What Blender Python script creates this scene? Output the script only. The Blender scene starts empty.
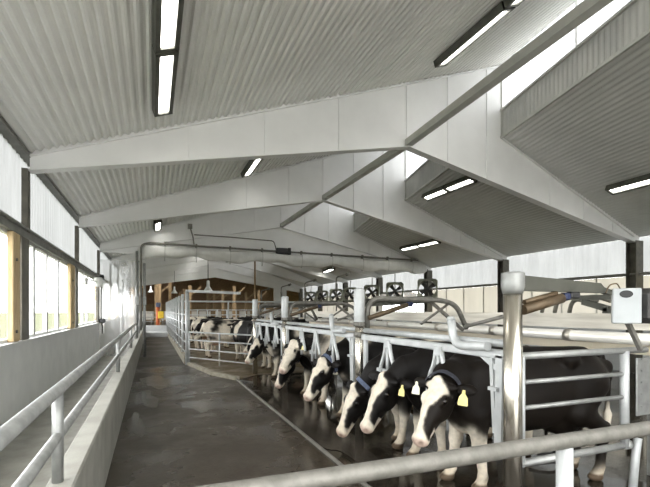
import bpy, math, random
import numpy as np
from mathutils import Vector, Matrix
random.seed(7)
C = bpy.context.scene.collection
D = bpy.data
PI = math.pi

# ------------------------------------------------------------------ materials
def new_mat(name):
    m = D.materials.new(name); m.use_nodes = True
    nt = m.node_tree; nt.nodes.clear()
    out = nt.nodes.new('ShaderNodeOutputMaterial')
    return m, nt, out
def N(nt, t, **kw):
    n = nt.nodes.new(t)
    for k, v in kw.items():
        if k in n.inputs.keys() if hasattr(n.inputs, 'keys') else False: n.inputs[k].default_value = v
        else: setattr(n, k, v)
    return n
def coords(nt, scale=(1, 1, 1)):
    tc = nt.nodes.new('ShaderNodeTexCoord'); mp = nt.nodes.new('ShaderNodeMapping')
    mp.inputs['Scale'].default_value = scale
    nt.links.new(tc.outputs['Object'], mp.inputs['Vector'])
    return mp.outputs['Vector']
def noise(nt, vec, scale, detail=4, rough=.55):
    n = nt.nodes.new('ShaderNodeTexNoise')
    n.inputs['Scale'].default_value = scale; n.inputs['Detail'].default_value = detail
    n.inputs['Roughness'].default_value = rough
    nt.links.new(vec, n.inputs['Vector'])
    return n.outputs['Fac']
def ramp(nt, fac, stops):
    r = nt.nodes.new('ShaderNodeValToRGB')
    e = r.color_ramp.elements
    while len(e) < len(stops): e.new(.5)
    for el, (p, c) in zip(e, stops):
        el.position = p
        el.color = (c, c, c, 1) if isinstance(c, (int, float)) else (*c, 1)
    nt.links.new(fac, r.inputs['Fac'])
    return r.outputs['Color']
def simple(name, a, b=None, rough=.5, metal=0, scale=6, bump=0, bscale=40, stretch=(1, 1, 1), spec=.5, rough2=None, lo=.35, hi=.65):
    """noise-mottled surface between the colours a and b"""
    m, nt, out = new_mat(name)
    p = nt.nodes.new('ShaderNodeBsdfPrincipled')
    v = coords(nt, stretch)
    b = b or tuple(x * .8 for x in a)
    f = noise(nt, v, scale)
    nt.links.new(ramp(nt, f, [(lo, b), (hi, a)]), p.inputs['Base Color'])
    p.inputs['Metallic'].default_value = metal
    p.inputs['Specular IOR Level'].default_value = spec
    if rough2 is None: p.inputs['Roughness'].default_value = rough
    else: nt.links.new(ramp(nt, noise(nt, v, scale * .7), [(lo, rough), (hi, rough2)]), p.inputs['Roughness'])
    if bump:
        bn = nt.nodes.new('ShaderNodeBump'); bn.inputs['Strength'].default_value = bump
        bn.inputs['Distance'].default_value = .01
        nt.links.new(noise(nt, v, bscale, 3), bn.inputs['Height'])
        nt.links.new(bn.outputs['Normal'], p.inputs['Normal'])
    nt.links.new(p.outputs['BSDF'], out.inputs['Surface'])
    return m
def emis(name, col, s):
    m, nt, out = new_mat(name)
    e = nt.nodes.new('ShaderNodeEmission'); v = coords(nt)
    nt.links.new(ramp(nt, noise(nt, v, 3), [(.3, tuple(x * .95 for x in col)), (.7, col)]), e.inputs['Color'])
    e.inputs['Strength'].default_value = s
    nt.links.new(e.outputs['Emission'], out.inputs['Surface'])
    return m
def translucent(name, col, tr=.75, clear=0., ribs=0, rough=.4, gloss=.06, dirt=.12):
    """light-passing plastic sheet: translucent + diffuse, with an optional clear share"""
    m, nt, out = new_mat(name)
    v = coords(nt)
    dirtc = ramp(nt, noise(nt, coords(nt, (1, 1, .35)), 2.2), [(.3, tuple(x * (1 - dirt) for x in col)), (.65, col)])
    t = nt.nodes.new('ShaderNodeBsdfTranslucent'); d = nt.nodes.new('ShaderNodeBsdfDiffuse')
    nt.links.new(dirtc, t.inputs['Color']); nt.links.new(dirtc, d.inputs['Color'])
    mx = nt.nodes.new('ShaderNodeMixShader'); mx.inputs[0].default_value = 1 - tr
    nt.links.new(t.outputs[0], mx.inputs[1]); nt.links.new(d.outputs[0], mx.inputs[2])
    last = mx
    if clear:
        tp = nt.nodes.new('ShaderNodeBsdfTransparent'); mc = nt.nodes.new('ShaderNodeMixShader')
        mc.inputs[0].default_value = clear
        nt.links.new(last.outputs[0], mc.inputs[1]); nt.links.new(tp.outputs[0], mc.inputs[2]); last = mc
    if gloss:
        g = nt.nodes.new('ShaderNodeBsdfGlossy'); g.inputs['Roughness'].default_value = rough
        mg = nt.nodes.new('ShaderNodeMixShader'); mg.inputs[0].default_value = gloss
        nt.links.new(last.outputs[0], mg.inputs[1]); nt.links.new(g.outputs[0], mg.inputs[2]); last = mg
    nt.links.new(last.outputs[0], out.inputs['Surface'])
    return m

M = {}
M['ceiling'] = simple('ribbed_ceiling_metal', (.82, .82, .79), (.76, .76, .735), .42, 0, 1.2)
M['steel_white'] = simple('white_painted_steel', (.80, .80, .785), (.75, .75, .735), .42, 0, 1.5)
M['curb'] = simple('grey_ribbed_curb', (.46, .46, .43), (.38, .38, .36), .45, 0, 2)
M['strut'] = simple('grey_strut_paint', (.50, .50, .46), (.42, .42, .39), .5, 0, 3)
M['column'] = simple('dark_steel_column', (.13, .12, .095), (.085, .08, .065), .5, .2, 6)
M['rail_dark'] = simple('dark_header_steel', (.22, .22, .20), (.15, .15, .14), .5, .2, 6)
M['concrete_wall'] = simple('pale_sealed_concrete', (.60, .61, .60), (.53, .54, .535), .34, 0, 2.2, .12, 60, rough2=.5)
M['curb_wall'] = simple('concrete_low_wall', (.36, .355, .315), (.26, .255, .22), .55, 0, 3, .25, 50)
M['kerb'] = simple('concrete_kerb', (.42, .39, .31), (.27, .25, .19), .6, 0, 8, .3, 50)
M['wood'] = simple('pine_post_wood', (.56, .43, .25), (.42, .30, .15), .6, 0, 5, .15, 30, (6, 6, .6))
M['wood_dark'] = simple('brown_roof_timber', (.23, .13, .065), (.14, .078, .038), .7, 0, 4, .2, 20, (1, 1, 4))
M['wood_far'] = simple('weathered_barn_post', (.27, .18, .09), (.17, .11, .05), .7, 0, 4, .2, 20, (5, 5, .5))
M['galv'] = simple('galvanised_steel', (.36, .365, .35), (.27, .275, .265), .42, .5, 9, .08, 60, rough2=.55)
M['galv_white'] = simple('pale_galvanised_steel', (.54, .555, .55), (.44, .455, .45), .42, .2, 8, .06, 60)
M['galv_dull'] = simple('dull_galvanised_pipe', (.22, .21, .185), (.145, .14, .12), .55, .3, 14, .15, 70)
M['stainless'] = simple('stainless_steel', (.66, .62, .54), (.50, .46, .38), .24, .95, 3, 0, 40, (6, 6, .5))
M['pipe_steel'] = simple('lit_pipeline_steel', (.90, .88, .82), (.84, .81, .73), .25, .25, 3, 0, 40, (6, .4, 6))  # steel whitened to stand in for strip light falling on the pipe
M['board'] = simple('beige_rump_board', (.66, .60, .48), (.58, .52, .40), .5, 0, 2)
M['stainless_tray'] = simple('brushed_stainless_tray', (.60, .57, .50), (.45, .42, .36), .35, .8, 3, 0, 40, (6, .4, 6))
M['bronze'] = simple('oily_steel_cylinder', (.15, .105, .06), (.09, .065, .038), .45, .4, 5)
M['arm'] = simple('grey_green_steel', (.075, .075, .058), (.05, .05, .038), .5, 0, 5)
M['black'] = simple('black_plastic', (.02, .02, .02), (.012, .012, .012), .45, 0, 8)
M['dark_rubber'] = simple('dark_rubber', (.045, .043, .04), (.025, .024, .022), .5, 0, 8)
M['hose'] = simple('grey_rubber_hose', (.22, .21, .17), (.13, .125, .10), .45, 0, 8)
M['white_plastic'] = simple('white_plastic', (.78, .78, .75), (.70, .70, .67), .4, 0, 4)
M['box_white'] = simple('white_enamel_box', (.50, .525, .53), (.44, .465, .47), .4, 0, 3)
M['fabric'] = simple('white_curtain_fabric', (.72, .72, .69), (.62, .62, .59), .6, 0, 3, .3, 14)
M['strap'] = simple('grey_webbing', (.52, .52, .50), (.42, .42, .40), .7, 0, 20)
M['fan'] = simple('weathered_fan_steel', (.27, .28, .22), (.18, .19, .145), .5, .4, 6)
M['blue'] = simple('blue_plastic', (.008, .018, .07), (.006, .012, .05), .4, 0, 8)
M['yellow'] = simple('yellow_plastic', (.85, .58, .04), (.72, .46, .03), .5, 0, 8)
M['orange'] = simple('orange_red_paint', (.62, .16, .05), (.48, .11, .035), .6, 0, 8)
M['tag_yellow'] = simple('pale_yellow_tag', (.86, .74, .30), (.80, .66, .24), .45, 0, 20)
M['tag_white'] = simple('cream_white_tag', (.86, .82, .66), (.80, .74, .56), .45, 0, 20)
M['collar_blue'] = simple('blue_webbing_collar', (.11, .14, .22), (.07, .09, .15), .7, 0, 30)
M['collar_dark'] = simple('dark_webbing_collar', (.045, .05, .065), (.03, .03, .04), .7, 0, 30)
M['eye'] = simple('glossy_dark_eye', (.012, .008, .006), (.006, .004, .003), .08, 0, 30)
M['ceiling_right'] = simple('shaded_ribbed_ceiling_metal', (.62, .62, .595), (.56, .56, .54), .45, 0, 1.2)  # same ceiling metal, darkened to stand in for shade on the right slope
M['lamp'] = emis('lit_diffuser', (1, .985, .93), 7)
M['lamp_fill'] = emis('fill_lit_diffuser', (1, .985, .93), 15)  # stronger glow, only for the added fill lamps
M['lamp_frame'] = simple('dark_lamp_housing', (.13, .13, .11), (.09, .09, .075), .5, .3, 6)
M['sheet'] = translucent('translucent_wall_sheet', (.27, .275, .275), .6, 0, gloss=.04, dirt=.16)
M['sheet_warm'] = translucent('cream_curtain_sheet', (.56, .54, .495), .7, 0, gloss=.03, dirt=.10)
M['skylight'] = translucent('clerestory_sheet', (.38, .385, .395), .85, .0, gloss=.03, dirt=.06)
M['pane'] = translucent('hazy_window_pane', (.70, .72, .72), .85, .92, gloss=.04, rough=.1, dirt=.05)
M['film'] = translucent('clear_plastic_film', (.85, .86, .86), .6, .66, gloss=.16, rough=.08, dirt=.10)
M['grass'] = simple('lawn_grass', (.060, .062, .024), (.045, .050, .018), .95, 0, .4, spec=0)
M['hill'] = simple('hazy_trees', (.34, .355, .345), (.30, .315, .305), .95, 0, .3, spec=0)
M['bounce_apron'] = simple('bounce_yard_concrete', (.55, .53, .48), (.46, .44, .40), .8, 0, 1)
M['slats'] = simple('barn_white_curtain', (.70, .68, .60), (.58, .56, .48), .6, 0, 3)

# coat: vertex colour of the hide (black, white and pink areas), short glossy hair
m, nt, out = new_mat('cow_hide')
p = nt.nodes.new('ShaderNodeBsdfPrincipled')
at = nt.nodes.new('ShaderNodeVertexColor'); at.layer_name = 'coat'
v = coords(nt, (1, 1, 1))
mxn = nt.nodes.new('ShaderNodeMix'); mxn.data_type = 'RGBA'; mxn.blend_type = 'MULTIPLY'; mxn.inputs['Factor'].default_value = 1
nt.links.new(at.outputs['Color'], mxn.inputs['A'])
nt.links.new(ramp(nt, noise(nt, v, 22, 5), [(.3, .78), (.62, 1.0)]), mxn.inputs['B'])
nt.links.new(mxn.outputs['Result'], p.inputs['Base Color'])
p.inputs['Roughness'].default_value = .52
p.inputs['Specular IOR Level'].default_value = .16
p.inputs['Sheen Weight'].default_value = .0
bn = nt.nodes.new('ShaderNodeBump'); bn.inputs['Strength'].default_value = .25; bn.inputs['Distance'].default_value = .006
nt.links.new(noise(nt, coords(nt, (3, 1.5, 1)), 45, 4), bn.inputs['Height']); nt.links.new(bn.outputs['Normal'], p.inputs['Normal'])
nt.links.new(p.outputs['BSDF'], out.inputs['Surface']); M['hide'] = m

def floor_mat(name, a, b, wet_lo, wet_hi, groove=0, gscale=8.0, spec=.5, axis='Y', pscale=.9, plo=.42, phi=.56):
    m, nt, out = new_mat(name)
    p = nt.nodes.new('ShaderNodeBsdfPrincipled')
    v = coords(nt)
    big = noise(nt, v, pscale, 5, .6)
    fine = noise(nt, v, 7, 6, .7)
    c1 = ramp(nt, fine, [(.3, b), (.7, a)])
    nt.links.new(c1, p.inputs['Base Color'])
    nt.links.new(ramp(nt, big, [(plo, wet_hi), (phi, wet_lo)]), p.inputs['Roughness'])
    p.inputs['Specular IOR Level'].default_value = spec
    bn = nt.nodes.new('ShaderNodeBump'); bn.inputs['Distance'].default_value = .01
    bn.inputs['Strength'].default_value = .35
    h = noise(nt, v, 28, 4)
    if groove:
        w = nt.nodes.new('ShaderNodeTexWave'); w.wave_type = 'BANDS'; w.bands_direction = axis
        w.inputs['Scale'].default_value = gscale; w.inputs['Distortion'].default_value = .25
        nt.links.new(v, w.inputs['Vector'])
        ad = nt.nodes.new('ShaderNodeMath'); ad.operation = 'MULTIPLY_ADD'; ad.inputs[1].default_value = groove
        nt.links.new(w.outputs['Fac'], ad.inputs[0]); nt.links.new(h, ad.inputs[2]); h = ad.outputs[0]
    # standing water levels the relief where the surface is wettest
    fl = ramp(nt, big, [(plo, .35), (phi, .0)])
    nt.links.new(fl, bn.inputs['Strength'])
    nt.links.new(h, bn.inputs['Height']); nt.links.new(bn.outputs['Normal'], p.inputs['Normal'])
    nt.links.new(p.outputs['BSDF'], out.inputs['Surface'])
    return m
M['alley'] = floor_mat('wet_alley_concrete', (.056, .044, .031), (.031, .024, .0165), .16, .42, .25, 9, .5, 'Y', .7, .40, .62)
M['alley_far'] = floor_mat('grooved_alley_concrete', (.065, .056, .043), (.03, .026, .02), .30, .5, 1.2, 2.2, .5, 'Y', .7, .40, .75)
M['platform'] = floor_mat('wet_platform_concrete', (.034, .028, .020), (.018, .015, .011), .06, .3, .2, 3, .5, 'X', .8, .30, .50)
M['water'] = simple('standing_water', (.060, .050, .040), (.045, .038, .03), .10, 0, 3, spec=.7, rough2=.20)
M['pen'] = floor_mat('soiled_pen_concrete', (.17, .13, .075), (.10, .075, .042), .3, .6, 0, 3, .4)

# ------------------------------------------------------------------ mesh builder
class MB:
    def __init__(s): s.v = []; s.f = []; s.sm = []
    def add(s, vs, fs, smooth=False):
        o = len(s.v); s.v += [tuple(x) for x in vs]; s.f += [tuple(i + o for i in f) for f in fs]; s.sm += [smooth] * len(fs)
        return s
    def box(s, c, d, rot=None, bev=0):
        x, y, z = (q / 2 for q in d)
        if bev > 0:
            b = min(bev, x * .9, y * .9, z * .9)
            pts = []
            for sx in (-1, 1):
                for sy in (-1, 1):
                    for sz in (-1, 1):
                        pts += [(sx * x, sy * (y - b), sz * (z - b)), (sx * (x - b), sy * y, sz * (z - b)), (sx * (x - b), sy * (y - b), sz * z)]
            import bmesh
            bm = bmesh.new()
            for q in pts: bm.verts.new(q)
            bmesh.ops.convex_hull(bm, input=bm.verts)
            bm.verts.index_update()
            vs = [v.co.copy() for v in bm.verts]; fs = [[v.index for v in f.verts] for f in bm.faces]; bm.free()
        else:
            vs = [Vector((sx * x, sy * y, sz * z)) for sx in (-1, 1) for sy in (-1, 1) for sz in (-1, 1)]
            fs = [(0, 1, 3, 2), (4, 6, 7, 5), (0, 4, 5, 1), (2, 3, 7, 6), (0, 2, 6, 4), (1, 5, 7, 3)]
        if rot is not None: vs = [rot @ Vector(q) for q in vs]
        return s.add([(q[0] + c[0], q[1] + c[1], q[2] + c[2]) for q in vs], fs)
    def bar(s, a, b, w, h, up=(0, 0, 1)):
        """rectangular bar from a to b, w across, h along up"""
        a = Vector(a); b = Vector(b); d = (b - a); L = d.length; d.normalize()
        u = Vector(up); sd = d.cross(u)
        if sd.length < 1e-4: sd = d.cross(Vector((1, 0, 0)))
        sd.normalize(); u = sd.cross(d)
        R = Matrix((sd, d, u)).transposed()
        return s.box((a + b) / 2, (w, L, h), R)
    def tube(s, pts, r, n=12, caps=True, sx=1.0):
        pts = [Vector(p) for p in pts]
        rs = r if isinstance(r, (list, tuple)) else [r] * len(pts)
        t0 = (pts[1] - pts[0]).normalized()
        ref = Vector((0, 0, 1)) if abs(t0.z) < .9 else Vector((1, 0, 0))
        nrm = t0.cross(ref).normalized()
        vs = []; prev = t0
        for i, p in enumerate(pts):
            if i == 0: t = t0
            elif i == len(pts) - 1: t = (pts[i] - pts[i - 1]).normalized()
            else: t = ((pts[i + 1] - p).normalized() + (p - pts[i - 1]).normalized()).normalized()
            ax = prev.cross(t)
            if ax.length > 1e-6:
                nrm = Matrix.Rotation(prev.angle(t), 3, ax.normalized()) @ nrm
            nrm = (nrm - t * nrm.dot(t)).normalized(); bi = t.cross(nrm); prev = t
            for k in range(n):
                a = 2 * PI * k / n
                vs.append(p + nrm * (math.cos(a) * rs[i] * sx) + bi * (math.sin(a) * rs[i]))
        fs = [(i * n + k, i * n + (k + 1) % n, (i + 1) * n + (k + 1) % n, (i + 1) * n + k) for i in range(len(pts) - 1) for k in range(n)]
        s.add(vs, fs, True)
        if caps:
            o = len(s.v) - len(vs)
            s.f += [tuple(o + k for k in reversed(range(n))), tuple(o + (len(pts) - 1) * n + k for k in range(n))]; s.sm += [False, False]
        return s
    def lathe(s, c, prof, n=20):
        """profile of (radius, z) turned about a vertical axis"""
        vs = [(c[0] + r * math.cos(2 * PI * k / n), c[1] + r * math.sin(2 * PI * k / n), c[2] + z) for r, z in prof for k in range(n)]
        fs = [(i * n + k, i * n + (k + 1) % n, (i + 1) * n + (k + 1) % n, (i + 1) * n + k) for i in range(len(prof) - 1) for k in range(n)]
        fs += [tuple(reversed(range(n))), tuple((len(prof) - 1) * n + k for k in range(n))]
        return s.add(vs, fs, True)
    def prism(s, poly, axis, a, b):
        """polygon extruded along an axis between a and b; poly holds the other two coordinates in order"""
        def P(q, t): return {'x': (t, q[0], q[1]), 'y': (q[0], t, q[1]), 'z': (q[0], q[1], t)}[axis]
        n = len(poly)
        vs = [P(q, a) for q in poly] + [P(q, b) for q in poly]
        fs = [tuple(range(n)), tuple(reversed(range(n, 2 * n)))] + [(i, i + n, (i + 1) % n + n, (i + 1) % n) for i in range(n)]
        return s.add(vs, fs)
    def grid(s, fn, nu, nv, smooth=False):
        vs = [fn(i / nu, j / nv) for i in range(nu + 1) for j in range(nv + 1)]
        fs = [(i * (nv + 1) + j, (i + 1) * (nv + 1) + j, (i + 1) * (nv + 1) + j + 1, i * (nv + 1) + j + 1) for i in range(nu) for j in range(nv)]
        return s.add(vs, fs, smooth)
    def build(s, name, mat, parent=None, origin=None):
        o3 = Vector((0, 0, 0))
        if parent is not None: o3 = world_loc(parent)
        elif origin is not None: o3 = Vector(origin)
        me = D.meshes.new(name)
        me.from_pydata([tuple(Vector(q) - o3) for q in s.v], [], s.f)
        me.polygons.foreach_set('use_smooth', s.sm)
        me.update()
        import bmesh
        bm = bmesh.new(); bm.from_mesh(me); bmesh.ops.recalc_face_normals(bm, faces=bm.faces); bm.to_mesh(me); bm.free()
        me.materials.append(M[mat] if isinstance(mat, str) else mat)
        o = D.objects.new(name, me); C.objects.link(o)
        if parent is not None: o.parent = parent
        elif origin is not None: o.location = origin
        return o
def world_loc(o):
    l = Vector((0, 0, 0))
    while o is not None: l = l + o.location; o = o.parent
    return l
def fillet(pts, r, n=6):
    pts = [Vector(p) for p in pts]; out = [pts[0]]
    for i in range(1, len(pts) - 1):
        a, b, c = pts[i - 1], pts[i], pts[i + 1]
        q = min(r, (b - a).length * .49, (c - b).length * .49)
        p0 = b + (a - b).normalized() * q; p2 = b + (c - b).normalized() * q
        for k in range(n + 1):
            t = k / n; out.append(p0 * (1 - t) ** 2 + b * 2 * t * (1 - t) + p2 * t * t)
    out.append(pts[-1]); return out
def tag(o, label=None, cat=None, group=None, kind=None):
    if label: o['label'] = label
    if cat: o['category'] = cat
    if group: o['group'] = group
    if kind: o['kind'] = kind
    return o
def thing(name, loc, label, cat, group=None):
    o = D.objects.new(name, None); C.objects.link(o); o.location = loc; o.empty_display_size = .2
    return tag(o, label, cat, group)
def struct(o, label=None, cat=None):
    o['kind'] = 'structure'
    if label: o['label'] = label
    o['category'] = cat or 'structure'
    return o
def copy_tree(o, parent=None):
    c = o.copy(); C.objects.link(c)
    if parent is not None: c.parent = parent
    for ch in [x for x in D.objects if x.parent == o]: copy_tree(ch, c)
    return c

# ------------------------------------------------------------------ camera
H = 1.75
cam = D.cameras.new('camera'); co = D.objects.new('camera', cam); C.objects.link(co)
cam.sensor_width = 36; cam.sensor_fit = 'HORIZONTAL'; cam.lens = 430 / 650 * 36
cam.shift_y = (310 - 243.5) / 650; cam.clip_start = .05; cam.clip_end = 600
co.location = (0, 0, H); co.rotation_euler = (PI / 2, 0, -math.atan2(173, 430))
bpy.context.scene.camera = co

# ------------------------------------------------------------------ layout numbers
XL, XR = -1.80, 12.55
DY = 4.81
FY = [7.87 + DY * k for k in range(7)]            # steel frames
YB = FY[-1]                                       # end of the white building
ZL, SL = 4.15, .357                               # left eave and pitch
def zroof(x): return ZL + SL * (x - XL)
CURB = [(7.65, 5.82, 6.45), (8.08, 5.52, 6.18), (8.45, 5.30, 6.02)] + [(8.5, 5.28, 6.0)] * 4   # x, foot, top of each bay's clerestory curb at its far frame
ZR = 3.78
XA, ZA = 5.05, 5.22                               # bottom of the frames' apex

# ------------------------------------------------------------------ setting: floor
b = MB(); b.add([(-.431, -3, 0), (1.97, -3, 0), (1.97, 14.3, 0), (-.431, 14.3, 0)], [(0, 1, 2, 3)])
struct(b.build('floor', 'alley'), 'dark wet concrete floor of the alley beside the low wall', 'floor')
b = MB(); b.add([(-.431, 14.3, 0), (1.1, 14.3, 0), (1.02, 40, 0), (-.431, 40, 0)], [(0, 1, 2, 3)])
struct(b.build('floor', 'alley_far', origin=(0, 0, .002)), 'grooved dark floor at the far narrow end of the alley', 'floor')
b = MB(); b.add([(1.97, -3, -.004), (13, -3, -.004), (13, 14.3, -.004), (1.97, 14.3, -.004)], [(0, 1, 2, 3)])
struct(b.build('floor', 'platform'), 'wet dark standing floor under the row of cows', 'floor')
b = MB(); b.add([(1.12, 14.30, .004), (1.55, 11.86, .004), (2.0, 10.8, .004), (2.6, 11.4, .004), (13, 11.6, .004), (13, 90, .004), (-4, 90, .004), (-4, 37.2, .004), (1.05, 37.2, .004)], [(0, 1, 2, 3, 4, 5, 6, 7, 8)])
struct(b.build('floor', 'pen'), 'soiled brown floor of the holding pen and far barn', 'floor')
b = MB(); b.add([(-1.9, -3, -.02), (-.5, -3, -.02), (-.5, 40, -.02), (-1.9, 40, -.02)], [(0, 1, 2, 3)])
struct(b.build('floor', 'curb_wall'), 'grey floor of the passage between the low wall and the window wall', 'floor')
# standing water on the alley
rg = random.Random(11)
for lab, cx_, cy_, rx, ry in (('narrow puddle on the alley floor against the low wall, nearest of three', -.24, 7.2, .12, .7), ('broad puddle on the alley floor by the low wall, middle of three', -.12, 9.2, .22, .8), ('puddle on the alley floor by the low wall, farthest of three', .05, 11.4, .30, .9),
                              ('puddle at the edge of the metal strip beside the cows', 2.35, 6.4, .32, 2.4)):
    ph_ = [rg.uniform(0, 6.3) for _ in range(4)]; b = MB(); vs = []
    for k in range(60):
        a = 2 * PI * k / 60; r = 1 + .22 * math.sin(2 * a + ph_[0]) + .18 * math.sin(3 * a + ph_[1]) + .10 * math.sin(5 * a + ph_[2]) + .06 * math.sin(9 * a + ph_[3])
        vs.append((cx_ + rx * r * math.cos(a), cy_ + ry * r * math.sin(a), .003))
    b.add(vs, [tuple(range(60))]); tag(b.build('puddle', 'water', origin=(cx_, cy_, 0)), lab, 'puddle')
# kerbs
b = MB(); b.box((1.97, 3.9, .008), (.045, 13.8, .04), bev=.01)
tag(b.build('kerb_strip', 'galv_dull', origin=(1.97, 3.9, 0)), 'straight metal edging strip between the alley and the wet cow platform', 'kerb')
b = MB()
for p, q in (((1.10, 14.30), (1.53, 11.86)), ((1.53, 11.86), (1.98, 10.78))):
    b.bar((*p, .04), (*q, .04), .13, .1)
tag(b.build('concrete_kerb', 'kerb', origin=(1.5, 12, 0)), 'pale concrete kerb curving along the foot of the holding pen gate', 'kerb')
# low wall along the alley
b = MB(); b.box((-.51, 13.4, .3545), (.158, 32.8, .709), bev=.012)
struct(b.build('wall_low', 'curb_wall'), 'low concrete wall along the left side of the alley carrying the handrail', 'wall')

# ------------------------------------------------------------------ left wall
b = MB(); b.box((XL - .1, 17, .64), (.2, 41, 1.28)); b.box((XL - .06, 17, 1.29), (.26, 41, .03))
struct(b.build('wall_left', 'concrete_wall'), 'smooth pale grey concrete wall under the left windows', 'wall')
b = MB(); b.box((XL - .02, 17, 2.90), (.12, 41, .13)); b.box((XL + .05, 17, 2.965), (.06, 41, .03))
struct(b.build('trim_1', 'rail_dark'), 'dark steel header above the left windows', 'trim')
b = MB(); b.prism([(XL - .06, 4.06), (XL + .06, 4.10), (XL + .06, 4.15), (XL - .06, 4.13)], 'y', -3.5, YB)
struct(b.build('trim_2', 'rail_dark'), 'dark eave angle along the top of the left wall', 'trim')
bays = [(-3.4, 3.06)] + [(3.06 + DY * k, 3.06 + DY * (k + 1)) for k in range(7)]
def rib_sheet(x, y0, y1, z0, z1, pitch, depth, sgn=1):
    n = int((y1 - y0) / pitch) * 4
    prof = [0, 1, 1, 0]
    b = MB()
    b.grid(lambda u, w: (x + sgn * depth * prof[int(round(u * n)) % 4], y0 + (y1 - y0) * u, z0 + (z1 - z0) * w), n, 1)
    return b
MULL = {1: [], 2: [8.42, 9.37, 10.42], 3: [14.0, 14.84], 4: [19.1, 20.7], 5: [24, 25.5], 6: [28.5, 30.3], 7: [33.3, 35]}
wn = 0
for i, (y0, y1) in enumerate(bays):
    wn += 1
    o = rib_sheet(XL - .03, y0, y1, 2.93, 4.16, .2, .018, -1).build('window_%d' % wn, 'sheet')
    struct(o, 'translucent ribbed sheet high on the left wall, bay %d from the camera' % i if i else 'translucent ribbed sheet high on the left wall beside the camera', 'window')
    wn += 1
    b = MB(); b.box((XL - .07, (y0 + y1) / 2, 2.07), (.012, y1 - y0 - .2, 1.52))
    w = b.build('window_%d' % wn, 'pane')
    struct(w, 'tall hazy window pane over the grey left wall, bay %d from the camera' % i if i else 'tall hazy window pane over the grey left wall beside the camera', 'window')
    f = MB()
    f.box((XL - .06, (y0 + y1) / 2, 1.33), (.07, y1 - y0 - .2, .05)); f.box((XL - .06, (y0 + y1) / 2, 2.815), (.07, y1 - y0 - .2, .05))
    f.build('window_frame', 'white_plastic', w)
    for my in MULL.get(i, [y0 + 1.6, y0 + 3.2]):
        g = MB(); g.box((XL - .05, my, 2.07), (.06, .05, 1.46)); g.build('mullion', 'white_plastic', w)
        g = MB(); g.box((XL - .013, my + .03, 2.07), (.012, .02, 1.46)); g.build('mullion_seal', 'rail_dark', w)
# wooden posts against the left wall
for lab, y0, y1 in (('rough pine post against the left windows nearest the camera', 7.02, 7.34), ('rough pine post against the left windows, second from the camera', 11.5, 12.05),
                    ('third pine post along the left windows, seen through the plastic film', 21.5, 21.95), ('fourth pine post along the left windows, seen through the plastic film', 26.3, 26.75)):
    t = thing('timber_post', (XL + .02, (y0 + y1) / 2, 1.30), lab, 'post', 'pine posts between the left windows')
    MB().box((XL + .01, (y0 + y1) / 2, 2.07), (.08, y1 - y0, 1.52), bev=.012).build('post', 'wood', t)
    for z in (1.45, 2.45):
        bb = MB(); bb.tube([(XL + .045, (y0 + y1) / 2 - .05, z), (XL + .07, (y0 + y1) / 2 - .05, z)], .022, 8); bb.build('bolt', 'column', t)

# ------------------------------------------------------------------ right wall
o = MB().box((XR + .1, 17, .65), (.2, 41, 1.3)).build('wall_right', 'concrete_wall'); struct(o, 'pale concrete base of the right wall', 'wall')
b = MB(); b.tube([(XR - .1, -3.4, 2.74), (XR - .1, YB, 2.74)], .05, 10); b.box((XR, 17, 2.74), (.1, 41, .07))
struct(b.build('trim_3', 'galv_dull'), 'grey rail along the right wall under the translucent sheets', 'trim')
for i, (y0, y1) in enumerate(bays):
    wn += 1
    o = rib_sheet(XR + .07, y0, y1, 2.76, ZR + .04, .25, .018, 1).build('window_%d' % wn, 'sheet')
    struct(o, 'translucent ribbed sheet high on the right wall, bay %d from the camera' % i if i else 'translucent ribbed sheet high on the right wall beside the camera', 'window')
    wn += 1
    b = MB(); b.box((XR + .05, (y0 + y1) / 2, 2.0), (.01, y1 - y0 - .2, 1.4))
    w = b.build('window_%d' % wn, 'pane' if i == 4 else 'sheet_warm'); struct(w, 'cream curtain panel low on the right wall, bay %d from the camera' % i if i else 'cream curtain panel low on the right wall beside the camera', 'window')
    for k in range(1, 4):
        MB().box((XR + .02, y0 + (y1 - y0) * k / 4, 2.0), (.03, .035, 1.4)).build('mullion', 'strut', w)

# unseen end wall with a wide doorway, added behind the camera to cut fill light
b = MB(); b.prism([(XL - .2, -.05), (-.3, -.05), (-.3, 3.2), (4.6, 3.2), (4.6, -.05), (XR + .2, -.05), (XR + .2, ZR + .1), (7.7, 7.6), (XL - .2, 4.2)], 'y', -3.5, -3.42)
struct(b.build('wall_fill_block', 'concrete_wall'), 'unseen end wall with a wide doorway behind the camera, added to cut fill light', 'wall')

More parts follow.
